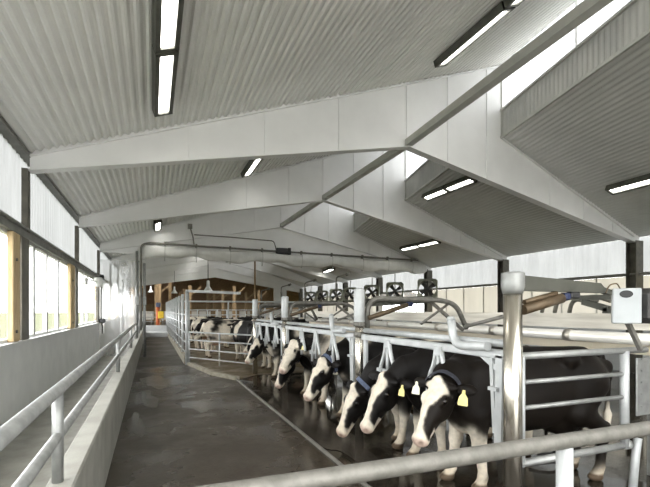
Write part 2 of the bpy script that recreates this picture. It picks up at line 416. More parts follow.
# ------------------------------------------------------------------ ceilings
def corr(fn, ulen, nv, pitch, depth):
    """trapezoidal corrugation across u; fn(u, v) gives a point and the normal offset is added in z"""
    n = int(ulen / pitch) * 4
    prof = [0, 0, 1, 1]
    b = MB()
    def g(u, w):
        p = fn(u, w); k = int(round(u * n)) % 4
        return (p[0], p[1], p[2] + depth * prof[k])
    b.grid(g, n, nv); return b
DIAG = .235
for k in range(-1, 7):
    y0 = 3.06 + DY * k; y1 = y0 + DY
    cx, cf, ct = CURB[max(0, min(k, 6))]
    nx = cx - DIAG * DY
    def lf(u, w, y0=y0, y1=y1, cx=cx, nx=nx):
        xe = nx + (cx - nx) * w
        x = (XL - .05) + (cx + .04 - XL + .05) * u
        x = min(x, xe + .04)
        return (x, y0 + (y1 - y0) * w, zroof(x))
    names = ['beside the camera', 'in the nearest full bay', 'in the second bay', 'in the third bay', 'in the fourth bay', 'in the fifth bay', 'in the sixth bay', 'in the seventh bay']
    o = corr(lf, cx - XL, 12, .112, .034).build('ceiling', 'ceiling'); struct(o, 'ribbed metal ceiling slope over the alley ' + names[k + 1], 'ceiling')
    def rf(u, w, y0=y0, y1=y1, cx=cx, nx=nx, cf=cf):
        xe = nx + (cx - nx) * w
        return (XR + .06 + (xe - XR - .06) * u, y0 + (y1 - y0) * w, ZR + (cf - ZR) * u)
    o = corr(rf, (XR - cx) * 1.08, 1, .11, .022).build('ceiling', 'ceiling_right'); struct(o, 'ribbed right hand ceiling slope, shade put into its colour, ' + names[k + 1], 'ceiling')
    # clerestory curb and glazing, slightly askew to the frames
    n = int(DY / .12) * 4; prof = [0, 1, 1, 0]
    def cw(u, w, y0=y0, y1=y1, cx=cx, nx=nx, cf=cf, ct=ct):
        return (nx + (cx - nx) * u + .014 * prof[int(round(u * n)) % 4], y0 + (y1 - y0) * u, cf + (ct - cf) * w)
    b = MB(); b.grid(cw, n, 1)
    b2 = b.build('wall_clerestory', 'curb'); struct(b2, 'grey ribbed upstand under the clerestory glazing ' + names[k + 1], 'wall')
    tr = MB(); tr.bar((nx - .01, y0, cf), (cx - .01, y1, cf), .05, .06); tr.bar((nx - .02, y0, ct), (cx - .02, y1, ct), .05, .05)
    tr.build('clerestory_sill', 'strut', b2)
    def gl(u, w, y0=y0, y1=y1, cx=cx, nx=nx, ct=ct):
        x = nx + (cx - nx) * u
        return (x + .01, y0 + (y1 - y0) * u, ct + (zroof(x) + .06 - ct) * w)
    wn += 1
    b = MB(); b.grid(gl, 8, 1); o = b.build('window_%d' % wn, 'skylight'); struct(o, 'bright clerestory glazing between the two roof slopes ' + names[k + 1], 'window')
    xm = (nx + cx) / 2 + .0; ym = (y0 + y1) / 2
    MB().bar((xm - .03, ym, ct), (xm - .03, ym, zroof(xm)), .03, .03).build('mullion', 'steel_white', o)

# ------------------------------------------------------------------ steel frames
ordn = ['nearest', 'second', 'third', 'fourth', 'fifth', 'sixth', 'last and farthest']
for k, y in enumerate(FY):
    cx, cf, ct = CURB[k]
    t = thing('roof_frame', (XA, y, 0), 'white tapered steel roof frame spanning the barn, %s from the camera' % ordn[k] if k < 6 else 'white tapered steel roof frame farthest from the camera, before the dark barn', 'roof frame', 'white steel roof frames')
    w = .012
    def web(poly, nm):
        bb = MB(); bb.prism(poly, 'y', y - w, y + w); return bb
    left = [(XL + .05, zroof(XL) - .26), (XA, ZA), (XA, zroof(XA) + .07), (XL + .05, zroof(XL) + .07)]
    zr0 = 3.62
    right = [(XA, ZA), (XR - .2, zr0), (XR + .05, zr0), (XR + .05, ZR + .06), (cx + .02, cf + .07), (cx + .02, zroof(cx) + .07), (XA, zroof(XA) + .07)]
    L = web(left, 'rafter').build('rafter', 'steel_white', t); R = web(right, 'rafter').build('rafter', 'steel_white', t)
    f = MB(); f.bar((XL + .05, y, zroof(XL) - .26), (XA, y, ZA), .20, .02); f.build('flange', 'steel_white', L)
    f = MB(); f.bar((XA, y, ZA), (XR - .2, y, zr0), .20, .02); f.build('flange', 'steel_white', R)
    f = MB(); f.bar((XL + .05, y, zroof(XL) - .03), (cx, y, zroof(cx) - .03), .14, .02); f.bar((cx, y, cf - .03), (XR - .2, y, ZR), .14, .02); f.build('top_flange', 'steel_white', L)
    f = MB(); f.bar((cx, y - .02, cf), (cx, y - .02, zroof(cx)), .05, .05); f.build('corner_trim', 'strut', R)
    if k < 4:
        for xs in ((.6, 1.95, 3.45) if k == 0 else (.8, 2.6, 3.9)):
            zb = zroof(XL) - .26 + (ZA - zroof(XL) + .26) * (xs - XL) / (XA - XL)
            MB().box((xs, y - .02, (zb + zroof(xs)) / 2), (.014, .03, zroof(xs) - zb - .03)).build('stiffener', 'steel_white', L)
        for xs in (XA - .02, 6.1, 7.2, 9.2, 10.4, 11.5):
            zb = ZA + (zr0 - ZA) * (xs - XA) / (XR - .2 - XA)
            ztop = zroof(xs) if xs < cx else cf + (ZR - cf) * (xs - cx) / (XR - .2 - cx)
            MB().box((xs, y - .02, (zb + ztop) / 2), (.014, .03, ztop - zb - .03)).build('stiffener', 'steel_white', R)
    lo = MB(); lo.box((XL + .0, y - .18, 2.06), (.07, .40, 1.56)); lo.box((XL + .01, y - .06, 3.42), (.08, .16, .96)); lo.build('column', 'column', t)
    lo = MB(); lo.box((XR - .12, y - .13, 1.83), (.30, .02, 3.66)); lo.box((XR - .12, y + .13, 1.83), (.30, .02, 3.66)); lo.box((XR - .12, y, 1.83), (.02, .26, 3.66)); lo.build('column', 'column', t)
# ridge struts
names = ['nearest bay', 'second bay', 'third bay', 'fourth bay', 'fifth bay', 'sixth bay', 'seventh bay']
for k in range(-1, 6):
    ya = 3.06 + DY * k + .015 if k >= 0 else -1.8; yb = 3.06 + DY * (k + 1) - .015
    if k >= 0:
        pass
    b = MB(); xn = XA + .02 - (.33 if k == 0 else (.33 if k < 0 else 0)); b.bar((xn, ya, ZA + .09), (XA + .02 - (.33 if k < 0 else 0), yb, ZA + .09), .15, .14)
    tag(b.build('ridge_strut', 'strut', origin=(XA + .02, (ya + yb) / 2, ZA)), 'grey steel strut running between frame apexes ' + ('at the camera end' if k < 0 else 'in the ' + names[k]), 'strut', 'struts under the ridge')

# ------------------------------------------------------------------ header wall behind the roll-up curtain, at the third frame
y = FY[2] + .03
b = MB(); b.prism([(XL, 3.92), (XR, 3.92), (XR, 4.2), (cx, 5.5), (XA, ZA + .4), (XL, 4.1)], 'y', y, y + .05)
b = MB(); b.prism([(XL + .05, 3.9), (XA, ZA), (XR - .2, 3.63), (XR - .2, 3.60), (8, 3.85), (XL + .05, 3.85)], 'y', y, y + .05)
struct(b.build('wall_header', 'steel_white'), 'white gable infill under the third roof frame', 'wall')

y = FY[6] + .05
b = MB(); b.prism([(XL, 3.5), (4.9, 4.48), (9.95, 3.66), (9.95, 0), (11.1, 0), (11.1, 3.5), (XR, 3.3), (XR, 3.7), (8.5, 5.2), (XA, 5.4), (XL, 4.1)], 'y', y, y + .06)
struct(b.build('wall_gable', 'steel_white'), 'white gable infill closing the roof before the dark barn', 'wall')
# ------------------------------------------------------------------ lights
def strip_light(p0, p1, slope, label, segs=2, lit='lamp'):
    """tubes in a dark casing from p0 to p1 (near end first); slope = rise of the ceiling per metre of x"""
    p0 = Vector(p0); p1 = Vector(p1); mid = (p0 + p1) / 2
    t = thing('strip_light', mid, label, 'ceiling light', 'fluorescent strip lights on the ceiling')
    ay = (p1 - p0).normalized(); ax = Vector((1, 0, slope)); ax = (ax - ay * ax.dot(ay)).normalized(); az = ax.cross(ay)
    Rm = Matrix((ax, ay, az)).transposed(); L = (p1 - p0).length / segs
    for q in range(segs):
        c0 = p0 + ay * L * (q + .5); fr = MB()
        def bx(c, d): fr.box(c0 + Rm @ Vector(c), d, Rm)
        bx((0, 0, .03), (.27, L - .03, .05)); bx((-.105, 0, -.02), (.055, L - .03, .10)); bx((.105, 0, -.02), (.055, L - .03, .10))
        bx((0, -(L / 2 - .045), -.02), (.27, .06, .10)); bx((0, (L / 2 - .045), -.02), (.27, .06, .10))
        fr.build('housing', 'lamp_frame', t)
        d = MB(); d.box(c0 + Rm @ Vector((0, 0, -.018)), (.15, L - .14, .05), Rm); d.build('diffuser', lit, t)
def lz(x): return zroof(x) - .09
for x, ya, yb, lab, sg in ((.14, 3.5, 6.95, 'long twin strip light over the alley nearest the camera', 2), (5.2, 3.4, 6.96, 'long twin strip light just left of the nearest ridge strut', 2),
                           (2.45, 10.5, 12.1, 'short strip light on the left slope of the second bay', 1), (.18, 15.6, 17.2, 'small strip light on the left slope just before the roll-up curtain', 1)):
    strip_light((x, ya, lz(x)), (x, yb, lz(x)), SL, lab, sg)
strip_light((9.95, 3.9, 4.58), (10.2, 7.05, 4.63), -.42, 'strip light at the right edge of the photo on the nearest right slope')
strip_light((7.84, 9.0, 5.22), (8.05, 11.49, 5.33), -.38, 'twin strip light on the right slope beyond the nearest frame')
strip_light((10.15, 13.6, 4.40), (10.33, 16.5, 4.47), -.36, 'twin strip light on the right slope of the third bay')
strip_light((10.5, 24.7, 4.35), (10.8, 27.0, 4.33), -.36, 'distant strip light seen below the roll-up curtain', 1)
for i_, y_ in enumerate((19.0, 23.8, 28.6, 33.4)):  # unseen lamps added to brighten the holding pen beyond the curtain
    strip_light((2.6, y_, lz(2.6)), (2.6, y_ + 2.6, lz(2.6)), SL, 'added fill light on the left slope beyond the roll-up curtain, %s from it' % ['first', 'second', 'third', 'fourth'][i_], 2, 'lamp_fill')

# ------------------------------------------------------------------ roll-up curtain across the third frame
Y = 17.36
t = thing('roll_up_curtain', (0, Y, 3.9), 'white rolled fabric curtain hung under a steel pipe across the barn', 'curtain')
def sag(x): return 4.26 - .012 * (x + .3)
b = MB(); b.tube(fillet([(-.38, Y, 1.0), (-.38, Y, 4.16), (-.1, Y, 4.27), (.3, Y, 4.255)], .25, 5) + [(x, Y, sag(x)) for x in (2, 4, 6, 8, 10, 12.0, 12.3)], .04, 10); b.build('pipe', 'galv_dull', t)
rng = random.Random(3)
ph = [rng.uniform(0, 6) for _ in range(8)]
def roll(u, w):
    x = -.25 + 12.4 * u; a = 2 * PI * w
    dpt = .20 + .05 * u + .03 * math.sin(x * 2.1 + ph[0]) + .02 * math.sin(x * 5.3 + ph[1])
    r = 1 + .08 * math.sin(3 * a + x * 1.7 + ph[2]) + .05 * math.sin(5 * a - x * 2.9 + ph[3])
    return (x, Y + .02 + .13 * r * math.cos(a), sag(x) - .09 - dpt + dpt * r * math.sin(a))
b = MB(); b.grid(roll, 110, 20, True); b.build('rolled_fabric', 'fabric', t)
for x in (.45, 1.6, 2.9, 4.2, 5.9, 7.3, 8.8, 10.1, 11.4):
    s = MB(); s.tube([(x - .03, Y, sag(x)), (x + .03, Y, sag(x))], .085, 10); s.build('clamp', 'galv_dull', t)
    s = MB(); s.tube([(x, Y + .02 + .165 * math.cos(a), sag(x) - .32 + .32 * math.sin(a)) for a in [2 * PI * q / 20 for q in range(21)]], .012, 6, False); s.build('strap', 'strap', t)
s = MB(); s.box((5.1, Y, sag(5.1) + .02), (.62, .2, .24), bev=.03); s.box((5.35, Y, sag(5.1) + .02), (.12, .24, .28), bev=.02); s.build('motor', 'black', t)
b = MB(); b.tube(fillet([(1.35, Y - .17, 4.92), (1.45, Y - .17, 4.60), (1.5, Y - .17, 4.26)], .1, 4), .025, 8); b.tube(fillet([(1.5, Y - .17, 4.64), (3, Y - .17, 4.63), (4.65, Y - .17, 4.59), (4.75, Y - .17, 4.24)], .12, 5), .022, 8)
b.box((1.35, Y - .17, 4.95), (.16, .12, .18))
tag(b.build('electric_conduit', 'galv_dull', origin=(2, Y - .17, 4.3)), 'thin grey conduit looping above the roll-up curtain pipe', 'conduit')
# guide poles and clear plastic film beside the pipe
for lab, x in (('galvanised guide pole at the left end of the roll-up curtain', -.52), ('thin pole rising from the low wall beside the alley opening', -.26)):
    b = MB(); b.tube([(x, Y + .12, .709 if x < -.4 else 0), (x, Y + .12, 3.95 if x < -.4 else 3.5)], .05, 10); b.box((x, Y + .12, 2.1), (.12, .12, .3))
    tag(b.build('guide_pole', 'galv', origin=(x, Y + .12, .7)), lab, 'pole')
def film(u, w):
    x = XL + .02 + (-.45 - XL) * u
    return (x, Y + .25 + .02 * math.sin(x * 7) + .006 * math.sin(x * 19 + w * 2), .05 + 3.55 * w)
b = MB(); b.grid(film, 30, 10, True)
tag(b.build('plastic_curtain', 'film'), 'clear plastic film curtain closing the passage between left wall and alley', 'curtain')
# cable and sockets on the third column
b = MB(); b.tube(fillet([(XL + .12, FY[2] - .14, 3.0), (XL + .10, FY[2] - .14, 1.5), (XL + .14, FY[2] - .16, 1.25), (XL + .16, FY[2] - .2, .9)], .1, 5), .02, 8); b.box((XL + .14, FY[2] - .16, 1.36), (.2, .3, .16), bev=.03); b.box((XL + .12, FY[2] - .16, 2.95), (.16, .2, .14), bev=.03)
tag(b.build('cable_drop', 'black', origin=(XL + .1, FY[2] - .14, 1.3)), 'black cable with junction boxes running down the third left column', 'cable')
t = thing('wall_lamp', (XL + .2, 14.6, 2.56), 'white cylindrical lamp on a bracket in the left window', 'lamp')
b = MB(); b.lathe((XL + .28, 14.75, 2.46), [(.0, 0), (.115, 0), (.12, .04), (.12, .24), (.10, .28), (.0, .29)], 16); b.build('lamp_body', 'white_plastic', t)
MB().bar((XL + .05, 13.6, 2.62), (XL + .2, 14.7, 2.62), .03, .04).build('bracket', 'white_plastic', t)
MB().box((XL + .08, 13.5, 2.55), (.10, .32, .18), bev=.02).build('driver_box', 'white_plastic', t)

# ------------------------------------------------------------------ handrails
t = thing('handrail', (-.53, 10, .709), 'galvanised two-rail handrail on the low wall along the alley', 'handrail')
b = MB(); b.tube([(-.53, -2.5, 1.265), (-.53, 17.0, 1.265)], .036, 12); b.build('top_rail', 'galv', t)
b = MB(); b.tube([(-.53, -2.5, .985), (-.53, 17.0, .985)], .03, 12); b.build('mid_rail', 'galv', t)
for y in (-2.0, 3.02, 8.0, 12.9, 17.0):
    b = MB(); b.tube([(-.53, y, .70), (-.53, y, 1.26)], .032, 12); b.build('post', 'galv', t)
t = thing('handrail', (-.53, 24, .709), 'distant handrail on the low wall beyond the roll-up curtain', 'handrail')
for nm, z, r in (('top_rail', 1.265, .036), ('mid_rail', .985, .03)):
    b = MB(); b.tube([(-.53, 17.7, z), (-.53, 29.5, z)], r, 10); b.build(nm, 'galv', t)
for y in (17.8, 20.7, 23.6, 26.5, 29.4):
    b = MB(); b.tube([(-.53, y, .70), (-.53, y, 1.6 if y < 18 else 1.26)], .034, 10); b.build('post', 'galv', t)
# foreground guard rail
t = thing('guard_rail', (2.09, 1.69, 0), 'thick galvanised guard rail crossing the bottom right foreground', 'rail')
b = MB(); b.tube([(-.30, 1.70, 1.035), (.17, 1.70, 1.035), (2.76, 1.66, 1.045), (4.2, 1.64, 1.05)], .041, 16); b.build('top_rail', 'galv_dull', t)
b = MB(); b.tube([(2.09, 1.69, 0), (2.09, 1.69, 1.02)], .043, 16); b.build('post', 'galv_white', t)
b = MB(); b.tube([(4.0, 1.62, 0), (4.0, 1.62, 1.02)], .043, 16); b.build('post', 'galv_white', t)
b = MB(); b.tube([(-.2, 1.755, 0), (-.2, 1.755, 1.02)], .043, 16); b.build('post', 'galv_white', t)

# ------------------------------------------------------------------ big posts, lift arms
XS = 2.62
POSTS = [(2.575, 2.53, .069, 'nearest'), (2.62, 5.26, .059, 'second'), (2.62, 8.79, .059, 'third'), (2.62, 11.63, .059, 'fourth')]
for x, y, r, nm in POSTS:
    t = thing('stall_post', (x, y, 0), 'stainless steel stall post with pale sleeve cap, %s from the camera' % nm, 'post', 'tall posts of the milking stalls')
    b = MB(); b.tube([(x, y, 0), (x, y, 1.98)], r, 20); b.build('post', 'stainless', t)
    z0 = 1.875 if y < 3 else 1.53
    b = MB(); b.lathe((x, y, z0), [(r + .004, 0), (r + .012, .03), (r + .017, .05), (r + .017, 2.025 - z0), (r + .012, 2.036 - z0), (r - .01, 2.042 - z0)], 20); b.build('sleeve_cap', 'galv_white' if y > 3 else 'galv', t)
    if y > 3:
        for z in (1.42, 1.56):
            b = MB(); b.tube([(x, y, z - .03), (x, y, z + .03)], r + .022, 14); b.box((x - .02, y - r - .03, z), (.06, .05, .05)); b.build('clamp', 'galv_dull', t)
for k, (x, y, r, nm) in enumerate(POSTS):
    t = thing('lift_arm', (x + .1, y, 1.9), 'steel lift arm reaching over the cows from the %s stall post' % nm, 'arm', 'lift arms over the stalls')
    if k == 0:
        b = MB(); b.prism([(2.645, 2.015), (3.5, 1.975), (3.6, 1.895), (2.645, 1.90)], 'y', y - .045, y + .045); b.bar((3.55, y, 1.925), (3.66, y, 1.90), .05, .045); b.build('box_beam', 'arm', t)
        c = MB(); c.tube([(2.65, y - .03, 1.75), (3.06, y - .03, 1.845)], .040, 12); c.tube([(2.66, y - .03, 1.81), (3.0, y - .03, 1.885)], .02, 10); c.build('cylinder', 'bronze', t)
        c = MB(); c.box((3.10, y - .03, 1.86), (.06, .07, .06), bev=.012); c.build('cylinder_cap', 'blue', t)
        c = MB(); c.box((3.19, y - .03, 1.87), (.10, .06, .055), bev=.01); c.build('clevis', 'black', t)
    else:
        b = MB(); b.tube(fillet([(x + .115, y, 1.41), (x + .12, y - .02, 1.91), (3.95, y - .02, 1.895), (4.22, y - .02, 1.83), (4.42, y - .02, 1.47)], .2, 7), .037, 12); b.build('bent_pipe', 'galv_dull', t)
        b = MB(); b.bar((x + .13, y + .1, 1.85), (3.87, y + .1, 1.91), .06, .11); b.build('box_beam', 'arm', t)
        c = MB(); c.tube([(x + .1, y - .08, 1.64), (3.33, y - .08, 1.82)], .034, 12); c.build('cylinder', 'bronze', t)
        c = MB(); c.box((3.37, y - .08, 1.83), (.09, .07, .07), bev=.015); c.build('cylinder_cap', 'blue', t)
        c = MB(); c.bar((3.83, y + .06, 1.87), (4.42, y + .06, 1.44), .035, .045); c.build('brace', 'galv_dull', t)
        c = MB(); c.tube([(3.6, y - .02, 1.55), (4.1, y - .02, 1.85)], .02, 8); c.build('link_rod', 'galv_dull', t)
for k, (x, y, r, nm) in enumerate(POSTS[:3]):
    y0 = y + .68 if k == 0 else y + .78
    t = thing('stall_bow', (2.71, y0, 1.44), 'thick pale bent pipe curling below the rail beside the %s stall post' % nm, 'pipe', 'bent stall pipes')
    b = MB(); b.tube(fillet([(2.53, y0, 1.665), (2.53, y0 - .05, 1.43), (2.535, y0 - .46, 1.455)], .2, 8), .038, 14); b.build('bent_pipe', 'galv_white', t)
    b = MB(); b.tube([(2.53, y0, 1.66), (2.53, y0 + .004, 1.69)], [.042, .028], 14); b.build('end_cap', 'galv_white', t)
    b = MB(); b.tube([(2.60, y0 - .10, 1.60), (2.60, y + .09, 1.705)], .016, 8); b.build('control_rod', 'galv_dull', t)

# ------------------------------------------------------------------ headlock stall fronts
def yoke_panel(ya, yb, hinges, label):
    t = thing('yoke_panel', (XS, (ya + yb) / 2, 1.41), label, 'stall front', 'white stall fronts over the cows')
    b = MB(); b.box((XS, (ya + yb) / 2, 1.39), (.06, yb - ya, .075), bev=.01); b.build('top_beam', 'galv_white', t)
    b = MB(); b.tube([(XS + .03, ya, 1.478), (XS + .03, yb, 1.478)], .032, 12); b.build('top_pipe', 'galv_white', t)
    b = MB(); b.box((XS, yb - .08, 1.085), (.05, .06, .55), bev=.008); b.build('end_upright', 'galv_white', t)
    b = MB(); b.bar((XS, ya + .05, 1.38), (XS, ya + .065, .62), .075, .06, (1, 0, 0)); b.box((XS - .02, ya + .09, 1.11), (.09, .09, .03)); b.bar((XS, ya + .15, 1.36), (XS, ya + .11, .74), .035, .045, (1, 0, 0)); b.build('end_upright', 'galv_white', t)
    b = MB(); b.bar((XS, ya + .07, 1.26), (XS, ya + .27, 1.37), .03, .045); b.build('gusset', 'galv_white', t)
    for hy in hinges:
        d = MB(); d.box((XS - .04, hy, 1.35), (.03, .12, .09), bev=.008)
        d.build('hinge_bracket', 'galv_white', t)
        for sg in (1, -1):
            q = MB(); q.tube(fillet([(XS - .03, hy + sg * .045, 1.35), (XS - .03, hy + sg * .07, 1.22), (XS - .03, hy + sg * .17, 1.06), (XS - .03, hy + sg * .18, 1.0 if sg < 0 else .86)], .12, 5), .024, 10); q.build('yoke_bar', 'galv_white', t)
        q = MB(); q.tube([(XS - .03, hy, 1.35), (XS - .03, hy, .92)], .023, 10); q.build('centre_bar', 'galv_white', t)
        q = MB(); q.bar((XS - .03, hy, 1.02), (XS - .03, hy + .2, 1.02), .03, .045); q.box((XS - .06, hy + .14, 1.02), (.05, .06, .06)); q.build('latch', 'galv_white', t)
    return t
yoke_panel(2.64, 5.15, [3.47, 4.45], 'white galvanised stall front with hanging yoke bars between the two nearest stall posts')
yoke_panel(5.37, 8.68, [6.1, 6.85, 7.6], 'white stall front with hanging yoke bars between the second and third stall posts')
yoke_panel(8.90, 11.52, [9.4, 10.2, 10.95], 'white stall front with hanging yoke bars between the third and fourth stall posts')

# ------------------------------------------------------------------ rear rail: tray, pipeline, panel
b = MB(); b.box((5.02, 7.3, 1.61), (.03, 13.4, .17)); b.box((5.10, 7.3, 1.70), (.18, 13.4, .02)); b.box((5.03, 7.3, 1.535), (.03, 13.4, .02))
tag(b.build('steel_tray', 'stainless_tray', origin=(5.02, 7.3, 1.5)), 'long stainless steel trough running behind the cows', 'trough')
t = thing('milk_pipe', (4.98, 7.3, 1.46), 'bright stainless pipeline running under the long steel trough', 'pipe')
b = MB(); b.tube([(4.96, .6, 1.43), (4.96, 14.0, 1.43)], .066, 16); b.build('pipe', 'pipe_steel', t)
for y in (1.6, 3.9, 5.2, 6.6, 8.4, 10.4, 12.5):
    MB().tube([(4.96, y, 1.43), (4.96, y + .09, 1.43)], .075, 14).build('coupling', 'stainless_tray', t)
b = MB(); b.box((5.06, 7.3, 1.33), (.04, 13.4, .13)); b.box((5.04, 7.3, 1.265), (.07, 13.4, .02))
tag(b.build('rump_rail', 'board', origin=(5.05, 7.3, 1.3)), 'beige rump board under the stainless pipeline', 'rail')
for lab, y in (('support leg of the rump rail at the camera end', .9), ('support leg of the rump rail behind the second stall post', 6.0), ('support leg of the rump rail behind the third stall post', 10.0), ('support leg of the rump rail at the far end', 13.6)):
    b = MB(); b.box((5.12, y, .76), (.08, .08, 1.52)); tag(b.build('rail_leg', 'galv_dull', origin=(5.12, y, 0)), lab, 'support')
b = MB(); b.box((4.90, 2.93, .95), (.50, .02, .60), bev=.006)
for z in (.75, .88, 1.0, 1.12, 1.24): b.tube([(4.72, 2.908, z), (4.72, 2.92, z)], .010, 8)
b.bar((4.90, 2.93, 0), (4.90, 2.93, .66), .06, .05)
tag(b.build('splash_panel', 'galv', origin=(4.90, 2.93, 0)), 'riveted grey sheet panel at the right edge beside the gate', 'panel')
# gate at the near end
gy = 2.575
t = thing('stall_gate', (3.3, gy, .5), 'galvanised four-bar gate closing the near stall beside the thick post', 'gate')
b = MB(); b.tube([(2.65, gy, 1.386), (4.22, gy, 1.386)], .029, 12); b.build('top_rail', 'galv', t)
b = MB(); b.tube([(2.69, gy, .538), (3.93, gy, .538)], .031, 12); b.tube([(3.93, gy, .538), (4.0, gy, .538)], .04, 12); b.build('bottom_rail', 'galv', t)
for z in (1.177, .973): MB().tube([(2.71, gy, z), (3.93, gy, z)], .019, 10).build('rail', 'galv', t)
for x, r in ((2.71, .029), (3.93, .038)): MB().tube([(x, gy, .515), (x, gy, 1.386)], r, 12).build('post', 'galv_white', t)
b = MB(); b.tube(fillet([(4.05, gy - .04, .60), (4.02, gy - .04, .46), (3.96, gy - .04, 0)], .2, 5), .034, 10); b.build('foot', 'galv_white', t)
# control box
t = thing('control_box', (3.75, 2.42, 1.6), 'white control box with a dark oval window above the near gate', 'box')
Rb = Matrix.Rotation(math.radians(-50), 3, 'Z'); cb = Vector((3.76, 2.45, 1.785))
MB().box(cb, (.205, .10, .30), Rb, bev=.008).build('box_body', 'box_white', t)
b = MB(); vs = []
for yy in (-.049, -.056): vs += [cb + Rb @ Vector((-.005 + .048 * math.cos(2 * PI * k / 20), yy, .10 + .032 * math.sin(2 * PI * k / 20))) for k in range(20)]
b.add(vs, [tuple(range(20)), tuple(range(20, 40))] + [(k, (k + 1) % 20, (k + 1) % 20 + 20, k + 20) for k in range(20)]); b.build('oval_window', 'black', t)
b = MB(); b.box((3.98, 2.36, 1.785), (.30, .18, .30), bev=.05); b.build('motor_housing', 'dark_rubber', t)
b = MB(); b.bar((3.83, 2.48, 1.64), (4.0, 2.48, 1.40), .035, .035); b.build('bracket', 'galv_dull', t)
b = MB(); b.tube(fillet([(3.52, 2.46, 1.89), (3.56, 2.46, 1.96), (3.66, 2.46, 1.98), (3.70, 2.46, 1.93)], .06, 5), .006, 6); b.build('cable', 'bronze', t)
# hoses lying over the tray
for i, (lab, dx) in enumerate((('leftmost grey hose looped over the stainless trough', 0), ('middle grey hose looped over the stainless trough', .16), ('rightmost grey hose looped over the stainless trough', .34))):
    b = MB(); yb = 4.45 - dx
    hx = 5.06 + .055 * i; b.tube(fillet([(hx, yb, 1.712), (hx, yb - .04, 1.87), (hx, yb - .35, 1.93), (hx, yb - .66 + dx * .3, 1.86)], .14, 6), .027, 10)
    tag(b.build('milking_hose', 'hose', origin=(hx, yb, 1.70)), lab, 'hose', 'hoses over the trough')
b = MB(); b.bar((4.92, 3.75, 1.90), (4.92, 3.25, 1.90), .06, .06); b.bar((4.92, 3.72, 1.85), (4.92, 3.4, 1.76), .06, .07); b.box((4.97, 3.4, 1.74), (.16, .12, .06))
tag(b.build('hose_clamp', 'arm', origin=(4.95, 3.4, 1.69)), 'dark clamp holding the hoses left of the white control box', 'clamp')
# cluttered hoses on the floor behind the gate
for lab, m_, pts in (('blue hose on the wet floor behind the near gate', 'blue', [(4.5, 4.0, .02), (4.6, 3.95, .06), (4.75, 3.97, .05), (4.85, 4.1, .02)]),
                     ('orange hose end on the wet floor behind the near gate', 'orange', [(3.95, 4.05, .02), (4.05, 4.0, .08), (4.2, 4.05, .02)]),
                     ('black hose coiled on the wet floor behind the near gate', 'dark_rubber', [(3.9, 3.6, .02), (4.1, 3.5, .06), (4.4, 3.5, .04), (4.5, 3.7, .03), (4.3, 3.85, .02)])):
    b = MB(); b.tube(fillet(pts, .1, 5), .02, 8); tag(b.build('floor_hose', m_, origin=pts[0]), lab, 'hose', 'hoses on the floor behind the gate')

# ------------------------------------------------------------------ fans on the right wall
def make_fan(loc, label):
    t = thing('barn_fan', loc, label, 'fan', 'square fans along the right wall'); x, y, z = loc
    s = .44
    h = MB(); n = 28
    vs = []; fs = []
    for dpt in (-.16, .16):
        for k in range(n):
            a = 2 * PI * k / n; ca, sa = math.cos(a), math.sin(a); q = s / max(abs(ca), abs(sa))
            vs.append((x + ca * q, y + dpt, z + sa * q)); vs.append((x + ca * .39, y + dpt, z + sa * .39))
    for k in range(n):
        a0, a1 = 2 * k, 2 * ((k + 1) % n); o = 2 * n
        fs += [(a0, a1, a1 + 1, a0 + 1), (o + a0, o + a0 + 1, o + a1 + 1, o + a1), (a0, o + a0, o + a1, a1), (a0 + 1, a1 + 1, o + a1 + 1, o + a0 + 1)]
    h.add(vs, fs); h.build('housing', 'fan', t)
    m_ = MB(); m_.tube([(x, y - .1, z), (x, y + .12, z)], .09, 12); m_.bar((x, y + .1, z - .48), (x, y + .1, z + .48), .05, .04); m_.build('motor', 'dark_rubber', t)
    for k in range(4):
        a = PI / 2 * k + .6; bl = MB()
        d = Vector((math.cos(a), 0, math.sin(a))); p = Vector((-math.sin(a), 0, math.cos(a)))
        def g(u, w):
            r = .06 + .30 * u; wd = (.10 + .12 * u) * (w - .5)
            q = Vector((x, y, z)) + d * r + p * wd + Vector((0, .45 * wd * (1 - .5 * u), 0)); return tuple(q)
        bl.grid(g, 6, 4, True); bl.build('blade', 'dark_rubber', t)
    hg = MB(); hg.bar((x, y, z + .44), (x, y, 3.62), .04, .04); hg.build('hanger', 'galv_dull', t)
    t.rotation_euler = (math.radians(-12), 0, math.radians(-35))
    return t
fn = [16.3, 19.2, 21.7, 24.6, 26.8, 29.4, 31.9]
fo = ['nearest', 'second', 'third', 'fourth', 'fifth', 'sixth', 'farthest']
f0 = None
for k, y in enumerate(fn):
    lab = 'square grey fan high along the right wall, %s from the camera' % fo[k] if 0 < k < 6 else 'square grey fan high along the right wall, the %s one' % fo[k]
    if f0 is None: f0 = make_fan((11.55, y, 2.70), lab)
    else:
        c = copy_tree(f0); c.location = (11.6, y, 2.72); c['label'] = lab
# drop pipes
for k, (x, y) in enumerate(((6.5, 15.0), (6.5, 18.6), (6.5, 22.5), (6.6, 27.5))):
    b = MB(); b.tube(fillet([(x, y, 1.9), (x, y, 3.0), (x + .45, y, 3.12)], .1, 5), .03, 8); b.tube([(x + .4, y, 3.1), (x + .55, y, 3.16)], .06, 8); b.tube([(x, y, 2.45), (x, y, 2.75)], .05, 8); b.tube([(x, y, 0), (x, y, 1.9)], .03, 8)
    tag(b.build('drop_pipe', 'galv_dull', origin=(x, y, 0)), 'thin grey standpipe with a bent top behind the stalls, %s from the camera' % ['nearest', 'second', 'third', 'fourth'][k], 'pipe', 'standpipes behind the stalls')

